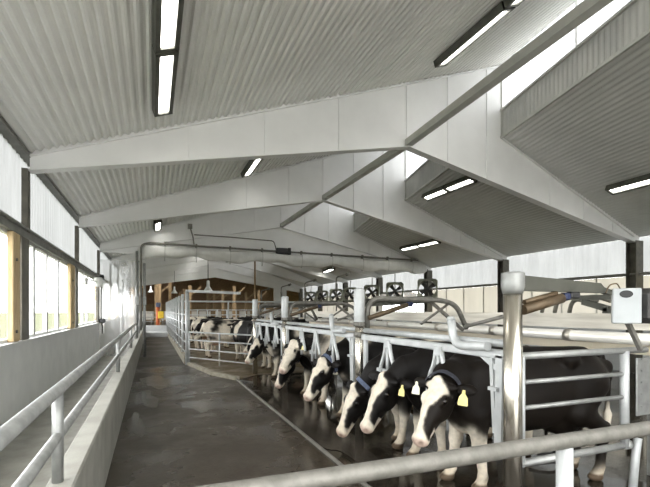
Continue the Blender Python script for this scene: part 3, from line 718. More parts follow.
# ------------------------------------------------------------------ holding pen
t = thing('pen_fence', (1.04, 14.4, 0), 'tall white tube fence along the right side of the alley', 'fence')
for k in range(11):
    y = 14.4 + 2.0 * k
    b = MB(); b.tube([(1.04 - .003 * k, y, 0), (1.04 - .003 * k, y, 2.32 if k else 2.34)], .055 if k else .062, 10); b.build('post', 'galv_white', t)
for z in (.35, .68, 1.0, 1.3, 1.6):
    b = MB(); b.tube([(1.04, 14.4, z), (1.01, 34.6, z)], .022, 8); b.build('rail', 'galv_white', t)
b = MB(); b.box((1.03, 24.8, .12), (.14, 20.4, .24)); b.build('kerb', 'kerb', t)
b = MB(); b.bar((1.0, 14.4, 2.36), (2.75, 14.4, 2.31), .09, .08); b.build('cross_beam', 'galv_white', t)
t = thing('pen_gate', (1.9, 13.1, 0), 'white diagonal tube gate in front of the waiting cows', 'gate')
A = Vector((1.10, 14.25, 0)); B = Vector((2.62, 11.8, 0))
for z in (1.05, .80, .52, .25):
    b = MB(); b.tube([A + Vector((0, 0, z)), B + Vector((0, 0, z))], .022, 8); b.build('rail', 'galv_white', t)
for f in (.0, .5, 1):
    q = A.lerp(B, f); b = MB(); b.tube([q + Vector((0, 0, .092)), q + Vector((0, 0, 1.08))], .026, 8); b.build('post', 'galv_white', t)
b = MB(); b.tube([(4.27, 19.0, 0), (4.27, 19.0, 4.6)], .04, 8)
tag(b.build('support_pole', 'wood_far', origin=(4.27, 19, 0)), 'thin brown pole rising behind the farthest stall post beyond the curtain', 'pole')
# back fence of the pen
t = thing('pen_fence', (3, 27.0, 0), 'low white tube fence behind the waiting cows across the barn', 'fence')
for z in (1.75, 1.45, 1.1): MB().tube([(1.1, 27.0, z), (9, 27.0, z)], .03, 8).build('rail', 'galv_white', t)
for k in range(14): MB().tube([(1.4 + .58 * k, 27.0, 0), (1.4 + .58 * k, 27.0, 1.75)], .035, 8).build('post', 'galv_white', t)
t = thing('pen_rail', (3, 20.9, 0), 'high white tube rail on posts above the waiting cows', 'rail')
for z in (2.15,): MB().tube([(1.1, 20.9, z), (8, 20.9, z)], .04, 8).build('rail', 'galv_white', t)
for x in (1.6, 3.4, 5.2, 7.0): MB().tube([(x, 20.9, 0), (x, 20.9, 2.15)], .035, 8).build('post', 'galv_white', t)
# steps at the end of the alley
b = MB(); b.box((.28, 31.0, .15), (1.36, 2.4, .30), bev=.02); b.box((.28, 32.3, .34), (1.36, .6, .68), bev=.02)
tag(b.build('concrete_step', 'concrete_wall', origin=(.28, 31, 0)), 'pale concrete step closing the far end of the alley', 'step')
t = thing('warning_board', (.45, 33.5, 0), 'yellow board on an orange post at the far end of the alley', 'sign')
b = MB(); b.tube([(.40, 33.5, 0), (.40, 33.5, 2.0)], .12, 8); b.build('post', 'orange', t)
MB().box((.60, 33.32, 1.40), (.40, .1, .52), bev=.03).build('board', 'yellow', t)
MB().box((.42, 33.4, 2.12), (.34, .2, .34), bev=.05).build('cap_box', 'collar_blue', t)
# far barn
b = MB(); b.add([(-4.2, YB + .4, 6.12), (5, YB + .4, 8.4), (26, YB + .4, 3.2), (26, 90, 3.2), (5, 90, 8.4), (-4.2, 90, 6.12)], [(0, 1, 4, 5), (1, 2, 3, 4)])
struct(b.build('roof', 'wood_dark'), 'dark brown timber roof of the barn beyond', 'roof')
b = MB()
for k in range(14):
    y = YB + 2 + 3.6 * k; b.bar((-4.2, y, 5.92), (5, y, 8.2), .12, .35); b.bar((5, y, 8.2), (26, y, 3.0), .12, .35)
for k in range(6, 24):
    x = 5 + (k - 11.5) * 1.7; z = 8.3 - abs(x - 5) * .2476; b.bar((x, YB + .5, z), (x, 90, z), .08, .16)
tag(b.build('roof_truss', 'wood_dark'), 'dark brown timber trusses under the far barn roof', 'roof truss', kind='structure')
for lab, x, y in (('brown timber post just past the white building at the end of the alley, right one', 1.4, 38.2), ('brown timber post just past the white building at the end of the alley, left one', .62, 40.2)):
    b = MB(); b.box((x, y, 2.2), (.24, .24, 4.4)); tag(b.build('barn_post', 'wood_far', origin=(x, y, 0)), lab, 'post', 'timber posts in the far barn')
pn = 0
for y in (41, 48, 55, 62):
    for x in (-3.4, -1.6, .35, 3.2, 7.2, 11.2):
        if x == .35 and y > 41: continue
        pn += 1
        b = MB(); b.box((x, y, 2.0), (.28, .28, 4.0)); b.bar((x, y, 3.0), (x + 1, y, 3.9), .1, .12)
        tag(b.build('barn_post', 'wood_far', origin=(x, y, 0)), 'brown timber post in the far barn, row %s back, %s in its row' % (['first', 'second', 'third', 'fourth'][(41, 48, 55, 62).index(y)], ['leftmost', 'second from left', 'third from left', 'middle', 'second from right', 'rightmost'][(-3.4, -1.6, .35, 3.2, 7.2, 11.2).index(x)]), 'post', 'timber posts in the far barn')
b = MB()
for k in range(2, 15):
    x = -8 + k * 2.1; b.box((x + 1.05, 70, .1), (2.1, .12, .4)); b.box((x, 70, 1.3), (.3, .2, 2.6)); b.box((x + 1.05, 70, 2.1), (2.1, .1, 1.1))
bb = MB(); bb.prism([(-4.2, 2.6), (26, 2.6), (26, 3.2), (5, 8.5), (-4.2, 6.2)], 'y', 70.2, 70.4); struct(bb.build('wall_gable', 'wood_dark'), 'dark timber gable above the openings at the far end of the barn', 'wall')
wn += 1; q = MB(); q.box((11, 70.15, .9), (30, .02, 1.4)); struct(q.build('window_%d' % wn, 'sheet_warm'), 'cream backlit curtains in the far end wall of the barn', 'window')
bl = MB(); bl.box((-4.1, 54, .6), (.15, 33, 1.2)); bl.box((-4.1, 54, 4.3), (.15, 33, 3.5)); struct(bl.build('wall_barn', 'wood_far'), 'brown timber side wall of the far barn on the left', 'wall')
wn += 1; q = MB(); q.box((-4.1, 54, 1.9), (.03, 33, 1.35)); struct(q.build('window_%d' % wn, 'sheet_warm'), 'cream curtain strip in the left side wall of the far barn', 'window')
struct(b.build('wall_back', 'wood_far'), 'pale far end wall of the barn with openings', 'wall')
for lab, x, y, z in (('small white bell lamp over the pen beside the cross beam', 2.27, 19.3, 2.50), ('small white bell lamp over the far alley, left one', -.1, 40.5, 3.3), ('small white bell lamp over the far alley, right one', 1.62, 35.5, 3.05)):
    t = thing('bell_lamp', (x, y, z), lab, 'lamp', 'white bell lamps beyond the curtain')
    MB().lathe((x, y, z), [(.24, 0), (.22, .05), (.12, .2), (.07, .28), (.06, .52), (.02, .54)], 16).build('shade', 'white_plastic', t)
    zt = 3.55 + .2 if y < 30 else 5.2
    MB().tube([(x, y, z + .5), (x, y, zroof(x) - .02 if y < YB else 6.6)], .015, 6).build('cord', 'black', t)
b = MB(); 
for z in (.45, .8, 1.15, 1.5): b.tube([(-3.9, 39, z), (.95, 39, z)], .03, 8)
for k in range(5, 16): b.tube([(-5.9 + .45 * k, 39, 0), (-5.9 + .45 * k, 39, 1.55)], .03, 6)
tag(b.build('feed_barrier', 'galv', origin=(-2, 39, 0)), 'grey tube feed barrier across the barn at the end of the alley', 'barrier')
# outside
b = MB(); b.add([(-14, -40, -.02), (26, -40, -.02), (26, -3, -.02), (-14, -3, -.02)], [(0, 1, 2, 3)])  # pale yard added out of view to bounce skylight up to the ceilings
struct(b.build('ground', 'bounce_apron'), 'unseen pale concrete yard outside the barn doorway, added to bounce light inside', 'ground')
b = MB(); b.add([(-400, -300, -.3), (400, -300, -.3), (400, 400, -.3), (-400, 400, -.3)], [(0, 1, 2, 3)])
struct(b.build('ground', 'grass'), 'pale green field outside the windows', 'ground')
def hill(u, w):
    y = -60 + 330 * u; hgt = 2.6 + 1.2 * math.sin(y * .05) + 1.2 * math.sin(y * .21 + 1) + .6 * math.sin(y * .6)
    return (-150 - 12 * w + 2 * math.sin(y * .3), y, -.3 + hgt * math.sin(PI * min(1, w)))
b = MB(); b.grid(hill, 160, 6, True); struct(b.build('hill', 'hill'), 'hazy tree line across the field outside', 'hill')

# ------------------------------------------------------------------ cows: one smooth surface per animal, grown from a distance field
def smin(a, b, k):
    h = np.clip(.5 + .5 * (b - a) / k, 0, 1)
    return b * (1 - h) + a * h - k * h * (1 - h)
class Field:
    def __init__(s, lo, hi, res):
        s.res = res; s.lo = np.array(lo); s.n = np.ceil((np.array(hi) - s.lo) / res).astype(int) + 1
        s.f = np.full(s.n, .5, np.float32)
    def sub(s, lo, hi):
        a = np.clip(np.floor((np.array(lo) - s.lo) / s.res).astype(int), 0, s.n - 1); b = np.clip(np.ceil((np.array(hi) - s.lo) / s.res).astype(int) + 1, 1, s.n)
        ax = [s.lo[i] + s.res * np.arange(a[i], b[i]) for i in range(3)]
        sl = tuple(slice(a[i], b[i]) for i in range(3))
        return sl, np.stack(np.meshgrid(*ax, indexing='ij'), -1)
    def cap(s, a, b, ra, rb, k=.05, fr=None, flat=1.0, neg=False):
        """tapered capsule; fr = (origin, 3x3 rows) works in that frame; flat squeezes the second axis"""
        a = np.array(a, float); b = np.array(b, float)
        R = max(ra, rb) + k + .03
        if fr is None: wa, wb = a, b
        else: R *= fr[2]; wa, wb = fr[0] + a @ fr[1] * fr[2], fr[0] + b @ fr[1] * fr[2]
        sl, P = s.sub(np.minimum(wa, wb) - R, np.maximum(wa, wb) + R)
        if P.size == 0: return
        if fr is not None: P = (P - fr[0]) @ fr[1].T / fr[2]
        q = P - a; d = (b - a).copy()
        if flat != 1.0:
            q = q * np.array([1, 1 / flat, 1]); d = d * np.array([1, 1 / flat, 1])
        t = np.clip((q @ d) / max(d @ d, 1e-9), 0, 1)
        dist = (np.linalg.norm(q - t[..., None] * d, axis=-1) - (ra + (rb - ra) * t)) * (flat if flat < 1 else 1) * (1 if fr is None else fr[2])
        s.put(sl, dist, k, neg)
    def ell(s, c, r, k=.05, fr=None, neg=False):
        c = np.array(c, float); r = np.array(r, float); R = r.max() + k + .03
        wc = c if fr is None else fr[0] + c @ fr[1] * fr[2]
        R = R if fr is None else R * fr[2]
        sl, P = s.sub(wc - R, wc + R)
        if P.size == 0: return
        if fr is not None: P = (P - fr[0]) @ fr[1].T / fr[2]
        q = (P - c) / r; n0 = np.linalg.norm(q, axis=-1); n1 = np.linalg.norm(q / r, axis=-1)
        s.put(sl, n0 * (n0 - 1) / np.maximum(n1, 1e-6) * (1 if fr is None else fr[2]), k, neg)
    def put(s, sl, d, k, neg):
        d = d.astype(np.float32)
        s.f[sl] = -smin(-s.f[sl], d, k) if neg else smin(s.f[sl], d, k)
    def surface(s):
        """naive surface nets"""
        f = s.f; ins = f < 0; n = s.n
        ev = np.zeros((n[0] - 1, n[1] - 1, n[2] - 1, 3), np.float32); cnt = np.zeros((n[0] - 1, n[1] - 1, n[2] - 1), np.float32)
        off = [(i, j, k) for i in (0, 1) for j in (0, 1) for k in (0, 1)]
        def cor(o, A): return A[o[0]:n[0] - 1 + o[0], o[1]:n[1] - 1 + o[1], o[2]:n[2] - 1 + o[2]]
        for ax in range(3):
            for o in off:
                if o[ax]: continue
                o2 = list(o); o2[ax] = 1
                A, B = cor(o, f), cor(o2, f); x = (A < 0) != (B < 0)
                t = np.where(x, A / np.where(x, A - B, 1), 0)
                for c in range(3):
                    ev[..., c] += x * (o[c] if c != ax else t)
                cnt += x
        act = cnt > 0; idx = np.full(act.shape, -1, np.int64); idx[act] = np.arange(act.sum())
        cell = np.argwhere(act)
        V = s.lo + s.res * (cell + ev[act] / cnt[act][:, None])
        faces = []
        for ax in range(3):
            o1, o2 = [(1, 2), (2, 0), (0, 1)][ax]
            sl0 = [slice(None)] * 3; sl1 = [slice(None)] * 3; sl0[ax] = slice(0, -1); sl1[ax] = slice(1, None)
            x = ins[tuple(sl0)] != ins[tuple(sl1)]
            p = np.argwhere(x); p = p[(p[:, o1] > 0) & (p[:, o2] > 0) & (p[:, o1] < n[o1] - 1) & (p[:, o2] < n[o2] - 1)]
            inside = ins[tuple(p.T)]
            d1 = np.zeros(3, int); d1[o1] = 1; d2 = np.zeros(3, int); d2[o2] = 1
            q = np.stack([idx[tuple((p - d1 - d2).T)], idx[tuple((p - d2).T)], idx[tuple(p.T)], idx[tuple((p - d1).T)]], 1)
            q[~inside] = q[~inside][:, ::-1]
            faces.append(q)
        return V, np.concatenate(faces)
def unit(v): v = np.array(v, float); return v / np.linalg.norm(v)
def vnoise(P, seed, sc):
    r = np.random.RandomState(seed); o = np.zeros(len(P))
    for k in range(7):
        w_ = r.normal(size=3) * sc * (1 + .35 * k); o += np.sin(P @ w_ + r.uniform(0, 6.3)) / (1 + .4 * k)
    return o / 3
def make_cow(label, loc, heading, poll, muzzle, roll_to=None, res=.018, scale=1.0, white=(), seed=1, face='blaze', black=(.0075, .0062, .0054), tags=(), collar=None, neck_mid=None, legs_white=.45, group='cows at the stalls', step=0., blaze_shift=0., length=1.0, hs=1.14, udder=True):
    """poll, muzzle: world points. The body faces along `heading` (degrees) with its front hooves at loc."""
    a = math.radians(heading); fw = np.array([math.cos(a), math.sin(a), 0]); lf = np.array([-fw[1], fw[0], 0]); up = np.array([0, 0, 1.])
    root = np.array(loc, float) - fw * .47 * scale
    Rw = np.stack([fw, lf, up])
    def tol(p): return Rw @ (np.array(p, float) - root) / scale
    P0 = tol(poll); Mz = tol(muzzle); d = unit(Mz - P0)
    want = np.array([.3, 0, 1.]) if roll_to is None else Rw @ np.array(roll_to, float)
    u = unit(want - d * (want @ d)); v = np.cross(u, d)
    HF = (P0, np.stack([d, v, u]), hs)
    L = length
    lo = np.minimum([-1.32 * L, -.42, -.01], np.minimum(P0, Mz) - .3); hi = np.maximum([.8, .42, 1.55], np.maximum(P0, Mz) + .3); lo[2] = max(lo[2], -.03)
    F = Field(lo, hi, res)
    B = lambda x, y, z: (x * L if x < 0 else x, y, z)
    # trunk
    F.cap(B(-.62, 0, .97), (.42, 0, .95), .335, .315, .05, flat=.80)
    F.ell(B(-.14, 0, .84), (.60 * L, .315, .33), .06)
    F.ell((.44, 0, .88), (.27, .235, .37), .06)
    F.cap(B(-.80, 0, 1.29), (.46, 0, 1.30), .065, .085, .09)
    F.ell(B(-.74, 0, 1.06), (.30, .25, .27), .07)
    for s in (1, -1):
        F.ell(B(-.52, s * .20, 1.25), (.10, .07, .075), .07)
        F.ell(B(-.96, s * .11, 1.15), (.08, .07, .08), .07)
        F.ell((.42, s * .17, .93), (.19, .10, .33), .06)
        F.ell((.53, s * .155, .80), (.13, .10, .16), .06)
        st = step * s
        F.cap((.44, s * .165, .74), (.45 + st * .4, s * .16, .44), .115, .068, .05); F.cap((.45 + st * .4, s * .16, .44), (.45 + st * .9, s * .155, .13), .056, .043, .03)
        F.ell((.455 + st * .4, s * .16, .41), (.06, .055, .07), .03)
        F.ell((.455 + st * .9, s * .155, .125), (.05, .05, .055), .02)
        F.cap((.455 + st * .9, s * .155, .11), (.49 + st, s * .155, .045), .045, .058, .02); F.ell((.50 + st, s * .155, .03), (.082, .062, .042), .015)
        F.ell((.57 + st, s * .155, .035), (.05, .006, .05), .012, neg=True)
        F.cap(B(-.72, s * .16, 1.0), B(-.60, s * .19, .70), .23, .14, .06, flat=.75)
        F.cap(B(-.62, s * .185, .72), B(-.90, s * .17, .52), .125, .066, .05); F.cap(B(-.90, s * .17, .52), B(-.86, s * .165, .14), .056, .045, .03)
        F.ell(B(-.915, s * .17, .52), (.055, .045, .075), .03)
        F.cap(B(-.86, s * .165, .12), B(-.82, s * .165, .045), .047, .058, .02); F.ell(B(-.81, s * .165, .03), (.082, .062, .042), .015)
    F.ell(B(-.55, 0, .60), (.26, .17, .15), .05)
    for s in (1, -1):
        for x in (-.47, -.62): F.cap(B(x, s * .08, .52), B(x, s * .085, .42), .022, .018, .02)
    for q, w_, r0, r1 in ((B(-1.0, 0, 1.25), B(-1.10, 0, 1.02), .05, .032), (B(-1.10, 0, 1.02), B(-1.09, 0, .62), .03, .022), (B(-1.09, 0, .62), B(-1.07, 0, .38), .045, .03)): F.cap(q, w_, r0, r1, .03)
    # neck
    nb = np.array([.50, 0, 1.06]); ne = P0 - d * .0 - u * .10
    nm = (nb * .55 + ne * .45 + np.array([.03, 0, .04])) if neck_mid is None else tol(neck_mid)
    F.cap(nb, nm, .245, .185, .07, flat=.72); F.cap(nm, ne, .185, .125, .06, flat=.78)
    F.cap((.56, 0, .86), nm - np.array([0, 0, .08]), .13, .09, .07, flat=.5)
    # head
    F.cap((.0, 0, -.07), (.22, 0, -.075), .112, .098, .03, HF, .95)
    F.cap((.15, 0, -.05), (.45, 0, -.060), .088, .060, .04, HF, .92)
    F.ell((.475, 0, -.065), (.062, .078, .066), .03, HF)
    F.cap((.10, 0, -.165), (.43, 0, -.115), .075, .045, .04, HF, .75)
    for s in (1, -1):
        F.ell((.12, s * .062, -.12), (.13, .045, .10), .04, HF)
        F.ell((.12, s * .092, -.012), (.055, .030, .034), .025, HF)
        F.ell((-.02, s * .10, -.035), (.035, .07, .03), .02, HF)
        F.ell((-.045, s * .215, -.075), (.055, .105, .022), .02, HF)
        F.ell((-.02, s * .215, -.052), (.025, .075, .015), .012, HF, neg=True)
        F.ell((.520, s * .042, -.035), (.020, .016, .014), .012, HF, neg=True)
        F.ell((.125, s * .122, -.014), (.022, .02, .016), .012, HF, neg=True)
    F.ell((-.035, 0, .02), (.05, .06, .045), .03, HF)
    V, Q = F.surface()
    # ---- hide colours (pigment only)
    X = V.copy(); X[:, 0] = np.where(X[:, 0] < 0, X[:, 0] / L, X[:, 0])
    hc = (V - P0) @ HF[1].T / hs; A_, Bv, U = hc[:, 0], hc[:, 1], hc[:, 2]
    jit = vnoise(X, seed, 7.); jf = vnoise(X, seed + 9, 24.)
    wt = np.full(len(V), -1.)
    for c, r in white:
        q = np.linalg.norm((X - np.array(c)) / np.array(r), axis=1); wt = np.maximum(wt, (1 - q) + .28 * jit + .06 * jf)
    low = (legs_white - X[:, 2]) * 2.5 + .20 * jit; wt = np.maximum(wt, np.where(np.abs(Bv) + np.abs(U) + np.abs(A_) < .5, -1, low))
    dn = np.minimum(np.linalg.norm(V - nm, axis=1), np.linalg.norm(V - ne, axis=1))
    ishead = (A_ > -.09) & (A_ < .56) & (np.abs(Bv) < .34) & (U < .12) & (U > -.27)
    wd = np.interp(A_, [-.09, -.03, .04, .12, .22, .34, .41, .47, .54], {'blaze': [0, .04, .085, .075, .042, .036, .05, .10, .12], 'wide': [.03, .09, .125, .10, .045, .038, .055, .10, .12], 'thin': [0, 0, .03, .035, .025, .02, .03, .07, .1], 'white': [.05, .1, .13, .12, .10, .10, .1, .12, .12], 'none': [-1] * 9}[face])
    top = np.where(A_ > .40, 1., (U + .075) * 14)
    hw = np.minimum((wd - np.abs(Bv - blaze_shift)) * 22, top) + .25 * jf
    chin = np.where((A_ > .34) & (U < -.10), 1., -1) if face in ('blaze', 'wide', 'white') else np.where(A_ > .5, .3, -1)
    wt = np.where(ishead & (np.abs(Bv) < .135), np.maximum(hw, chin), wt)
    ear = (np.abs(Bv) > .135) & (A_ < .06) & (A_ > -.14) & (U > -.14) & (U < 0) & (np.linalg.norm(hc, axis=1) < .36)
    wt = np.where(ear, -1, wt)
    s_ = 1 / (1 + np.exp(-wt * 16))[:, None]
    cb = np.array(black)[None] * (1 + .25 * jit[:, None]); cw = np.array([.74, .67, .55])[None] * (1 + .07 * jit[:, None])
    grime = np.clip((.34 - X[:, 2]) * 1.6 + .25 * jit, 0, .75)[:, None]
    cw = cw * (1 - grime) + np.array([.42, .31, .18])[None] * grime
    col = cb * (1 - s_) + cw * s_
    pink = np.clip((A_ - .475) / .03 + .3 * jf, 0, 1) * (U > -.115) * (np.abs(Bv) < .12) * (A_ < .6); pk = np.array([.42, .24, .19]) if face != 'none' else np.array([.06, .05, .045])
    pink = pink[:, None] * .6; col = col * (1 - pink) + pk * pink
    nos = (np.exp(-(((A_ - .525) / .022) ** 2 + ((np.abs(Bv) - .042) / .018) ** 2 + ((U + .03) / .02) ** 2)))[:, None]
    col = col * (1 - nos * .85) + np.array([.03, .02, .018]) * nos * .85
    hoof = (np.clip((.075 - X[:, 2]) / .015, 0, 1))[:, None]; col = col * (1 - hoof) + np.array([.10, .07, .045]) * hoof
    ud = (np.exp(-np.maximum(0, np.linalg.norm((X - np.array([-.55, 0, .55])) / np.array([.26, .17, .17]), axis=1) - 1) * 9))[:, None] * (X[:, 2] < .66)[:, None]
    ud = ud * (1. if udder else 0.)
    col = col * (1 - ud) + np.array([.55, .38, .29]) * ud
    me = D.meshes.new('cow'); me.from_pydata((V * scale).tolist(), [], Q.tolist()); me.polygons.foreach_set('use_smooth', [True] * len(Q))
    at = me.color_attributes.new('coat', 'FLOAT_COLOR', 'POINT'); at.data.foreach_set('color', np.concatenate([np.clip(col, 0, 1), np.ones((len(V), 1))], 1).astype(np.float32).ravel())
    me.materials.append(M['hide']); me.update()
    o = D.objects.new('cow', me); C.objects.link(o); o.location = root; o.rotation_euler = (0, 0, a)
    tag(o, label, 'cow', group)
    def child(name, b, m_):
        me2 = D.meshes.new(name); me2.from_pydata([tuple(np.array(q) * scale) for q in b.v], [], b.f); me2.polygons.foreach_set('use_smooth', b.sm); me2.update(); me2.materials.append(M[m_])
        c = D.objects.new(name, me2); C.objects.link(c); c.parent = o; return c
    hp = lambda x, y, z: tuple(P0 + np.array([x, y, z]) @ HF[1] * hs)
    for s in (1, -1):
        b = MB(); c = np.array(hp(.125, s * .108, -.012))
        n1, n2 = 12, 8; er = .023 * hs
        vs = [c + er * np.array([math.sin(PI * j / n2) * math.cos(2 * PI * i / n1), math.sin(PI * j / n2) * math.sin(2 * PI * i / n1), math.cos(PI * j / n2)]) for i in range(n1) for j in range(n2 + 1)]
        b.add(vs, [(i * (n2 + 1) + j, ((i + 1) % n1) * (n2 + 1) + j, ((i + 1) % n1) * (n2 + 1) + j + 1, i * (n2 + 1) + j + 1) for i in range(n1) for j in range(n2)], True)
        child('eye', b, 'eye')
    for s, m_, sz in tags:
        c = np.array(hp(-.005, s * .235, -.045)); wv = unit(HF[1][1] * .85 + HF[1][2] * -.1); dn_ = unit(np.array([0, 0, -1.]) + HF[1][0] * .4)
        wv = unit(wv - dn_ * (wv @ dn_)); nn = unit(np.cross(wv, dn_)); nn = nn if nn @ HF[1][2] > 0 else -nn
        pr = [(-.12, -.18), (.12, -.18), (.16, .12), (.42, .42), (.5, .98), (.42, 1.05), (-.42, 1.05), (-.5, .98), (-.42, .42), (-.16, .12)]
        vs = [c + wv * x * sz + dn_ * y * sz * 1.15 + nn * (.028 + t) for t in (0, .006) for x, y in pr]; n = len(pr)
        b = MB(); b.add(vs, [tuple(range(n)), tuple(range(n, 2 * n))] + [(i, (i + 1) % n, (i + 1) % n + n, i + n) for i in range(n)])
        child('ear_tag', b, m_)
        b = MB(); b.tube([tuple(c + nn * .02), tuple(c + nn * .042)], .012, 8); child('tag_stud', b, m_)
    if collar:
        t = .66; c = nm * (1 - t) + ne * t; ax = unit(ne - nm); sd = unit(np.cross(ax, np.array([0, 0, 1.]))) ; e2 = np.cross(sd, ax)
        n = 30; vs = []
        for j in range(n):
            th_ = 2 * PI * j / n; dr = sd * math.cos(th_) + e2 * math.sin(th_)
            r = .0
            # march outwards to the hide so that the strap lies on it
            for rr in np.arange(.06, .30, .006):
                g = np.round((c + dr * rr - F.lo) / F.res).astype(int)
                if (g < 0).any() or (g >= F.n).any(): break
                if F.f[tuple(g)] > .004: r = rr; break
            r = r or .17
            vs.append((dr, r))
        rs = np.array([q[1] for q in vs]); rs = np.minimum(rs, np.median(rs) * 1.25); rs = (np.roll(rs, 1) + rs + np.roll(rs, -1)) / 3 + .010
        b = MB(); pts = []
        for (dr, _), r in zip(vs, rs):
            for k_, e in ((-.026, 0), (.026, 0), (.026, .008), (-.026, .008)): pts.append(c + dr * (r + e) + ax * k_)
        b.add(pts, [(j * 4 + q, j * 4 + (q + 1) % 4, ((j + 1) % n) * 4 + (q + 1) % 4, ((j + 1) % n) * 4 + q) for j in range(n) for q in range(4)])
        cc = child('collar', b, collar)
        j = int(np.argmin([q[0][2] for q in vs])); q = c + vs[j][0] * (rs[j] + .03)
        b = MB(); b.box(tuple(q), (.07, .09, .045), bev=.012)
        me2 = child('collar_transponder', b, 'tag_white'); me2.parent = cc
    return o
G = 'cows standing with heads through the stall fronts'
BK = ((-.2, .0, 1.2), (.15, .3, .15))
make_cow('black cow nearest the camera, white forehead, face turned to the lens, yellow ear tag', (2.92, 3.48, 0), 170, (2.42, 3.25, 1.06), (2.13, 3.16, .66), hs=1.06, roll_to=(-.93, -.34, .40), res=.014, scale=1.0, length=1.12,
         white=[((-1.05, 0, .5), (.15, .2, .25)), ((.5, 0, .30), (.22, .35, .34))], seed=3, face='wide', black=(.0090, .0064, .0045), udder=False, legs_white=.12, tags=[(1, 'tag_yellow', .095), (-1, 'tag_white', .085)], collar='collar_dark', group=G, blaze_shift=-.025, step=-.09)
make_cow('black cow second from the camera, head low, white blaze, yellow tag in its ear', (2.98, 4.2, 0), 178, (2.42, 4.24, .96), (2.07, 4.19, .40), roll_to=(-.9, -.25, .5), res=.014,
         white=[((.2, .2, .6), (.3, .3, .2)), ((-.9, 0, 1.1), (.2, .3, .25))], seed=5, face='blaze', tags=[(1, 'tag_yellow', .085)], group=G, blaze_shift=-.01, step=-.08)
make_cow('black cow third from the camera sniffing the wet floor, white blaze and blue-grey collar', (3.0, 4.86, 0), 178, (2.42, 4.99, .72), (2.15, 4.98, .17), roll_to=(-.9, -.2, .5), res=.016,
         white=[((-.1, 0, 1.25), (.25, .35, .2))], seed=8, face='blaze', collar='collar_blue', group=G, step=.08)
make_cow('black cow just beyond the second stall post, white face and blue collar, head down', (3.0, 6.3, 0), 179, (2.44, 6.22, .92), (2.10, 6.12, .42), roll_to=(-.85, -.2, .5), res=.016,
         white=[((.35, -.1, 1.22), (.22, .3, .18)), ((-.6, 0, 1.1), (.4, .4, .35)), ((.5, 0, .72), (.16, .25, .14))], seed=11, face='wide', collar='collar_blue', group=G, step=-.1)
make_cow('cream spotted cow between the second and third stall posts, white face raised', (3.0, 7.55, 0), 177, (2.46, 7.75, 1.10), (2.14, 7.52, .66), roll_to=(-.8, -.35, .6), res=.018,
         white=[((.1, 0, 1.0), (.6, .5, .42)), ((-.7, 0, .9), (.35, .5, .5))], seed=14, face='white', tags=[(1, 'tag_yellow', .08)], group=G, step=.06)
make_cow('black cow with lowered dark head beside the cream spotted cow', (3.0, 8.3, 0), 178, (2.46, 8.22, .80), (2.2, 8.1, .25), roll_to=(-.9, -.2, .5), res=.018,
         white=[((-.4, 0, 1.1), (.3, .4, .25))], seed=17, face='thin', collar='collar_blue', group=G, step=-.05)
make_cow('black cow with white blaze just before the farthest stall post', (3.0, 10.95, 0), 178, (2.48, 10.9, .92), (2.12, 10.7, .42), roll_to=(-.85, -.3, .5), res=.02,
         white=[((.6, 0, .75), (.2, .25, .2)), ((-.3, 0, 1.15), (.3, .4, .2))], seed=20, face='wide', group=G, step=.06)
make_cow('black cow with mostly dark face at the far end of the stall row', (3.15, 12.5, 0), 178, (2.78, 12.5, 1.02), (2.48, 12.36, .60), roll_to=(-.85, -.3, .5), res=.02,
         white=[((-.2, 0, 1.2), (.2, .4, .2))], seed=23, face='thin', tags=[(1, 'tag_yellow', .08)], group=G, step=-.06)
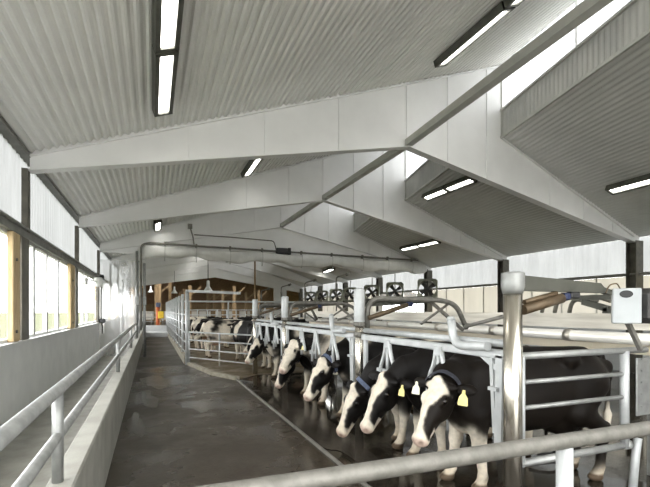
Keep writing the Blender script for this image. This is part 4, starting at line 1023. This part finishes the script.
# the waiting cows of the holding pen: three animals, then copies
def pen_cow(label, x, y, hd, **kw):
    a = math.radians(hd); fw = np.array([math.cos(a), math.sin(a), 0]); p = np.array([x, y, 0]) + fw * .47
    hz = kw.pop('hz', 1.25)
    return make_cow(label, p, hd, p + fw * .50 + np.array([0, 0, hz]), p + fw * .92 + np.array([0, 0, hz - .42]), res=.026, group='cows waiting in the holding pen', **kw)
GP = 'cows waiting in the holding pen'
pc = [pen_cow('mostly white cow with black patches just behind the pen gate at the fence corner', 2.75, 16.3, 6, white=[((-.2, 0, .9), (.8, .5, .35)), ((-.9, 0, 1.1), (.3, .4, .4))], seed=31, face='blaze', legs_white=.7),
      pen_cow('black cow with a white shoulder stripe standing behind the pen gate', 3.0, 14.5, 105, white=[((.35, .1, 1.15), (.14, .4, .4)), ((-.95, 0, 1.0), (.15, .3, .3))], seed=34, face='wide', legs_white=.55),
      pen_cow('black cow with white back patches in the middle of the holding pen', 2.75, 18.1, 150, white=[((-.2, 0, 1.25), (.3, .25, .15)), ((-.7, 0, 1.25), (.2, .2, .2))], seed=37, face='blaze', legs_white=.4)]
spots = [(0, 2.7, 20.0, 8, 'white and black cow standing crosswise behind the tall alley fence'), (1, 4.3, 14.8, 75, 'black cow with white stripe beside the farthest stall post'), (2, 5.6, 14.6, 95, 'black cow behind the yokes near the farthest stall post'),
         (1, 4.2, 22.0, 200, 'black cow facing left beyond the high pen rail'), (2, 4.9, 18.6, 5, 'black cow with white back standing crosswise in the pen'), (0, 6.6, 21.8, 160, 'white patched cow beyond the high pen rail on the right'),
         (2, 2.0, 23.2, 80, 'black cow by the alley fence beyond the high pen rail'), (1, 5.9, 17.2, 10, 'black cow with white stripe crosswise at the right of the holding pen'),
         (2, 2.8, 25.4, 0, 'black cow crosswise at the back of the pen on the left'), (0, 5.6, 25.2, 190, 'white patched cow crosswise at the back of the pen on the right')]
for k, x, y, hd, lab in spots:
    c = copy_tree(pc[k]); c.location = (x, y, 0); c.rotation_euler = (0, 0, math.radians(hd)); c['label'] = lab


# ------------------------------------------------------------------ light
w = D.worlds.new('world'); bpy.context.scene.world = w; w.use_nodes = True
nt = w.node_tree; nt.nodes.clear()
out = nt.nodes.new('ShaderNodeOutputWorld'); bg = nt.nodes.new('ShaderNodeBackground')
tc = nt.nodes.new('ShaderNodeTexCoord'); sp = nt.nodes.new('ShaderNodeSeparateXYZ')
nt.links.new(tc.outputs['Generated'], sp.inputs[0])
nt.links.new(ramp(nt, sp.outputs['Z'], [(0, (.93, .95, .96)), (.5, (1, 1, 1))]), bg.inputs['Color'])
bg.inputs['Strength'].default_value = 4.5
nt.links.new(bg.outputs[0], out.inputs[0])
sc = bpy.context.scene
sc.view_settings.view_transform = 'Standard'; sc.view_settings.look = 'None'; sc.view_settings.gamma = 1; sc.view_settings.use_curve_mapping = False
sc.view_settings.exposure = 1.2
sc.cycles.max_bounces = 8; sc.cycles.diffuse_bounces = 5; sc.cycles.transparent_max_bounces = 12
sc.cycles.caustics_reflective = False; sc.cycles.caustics_refractive = False
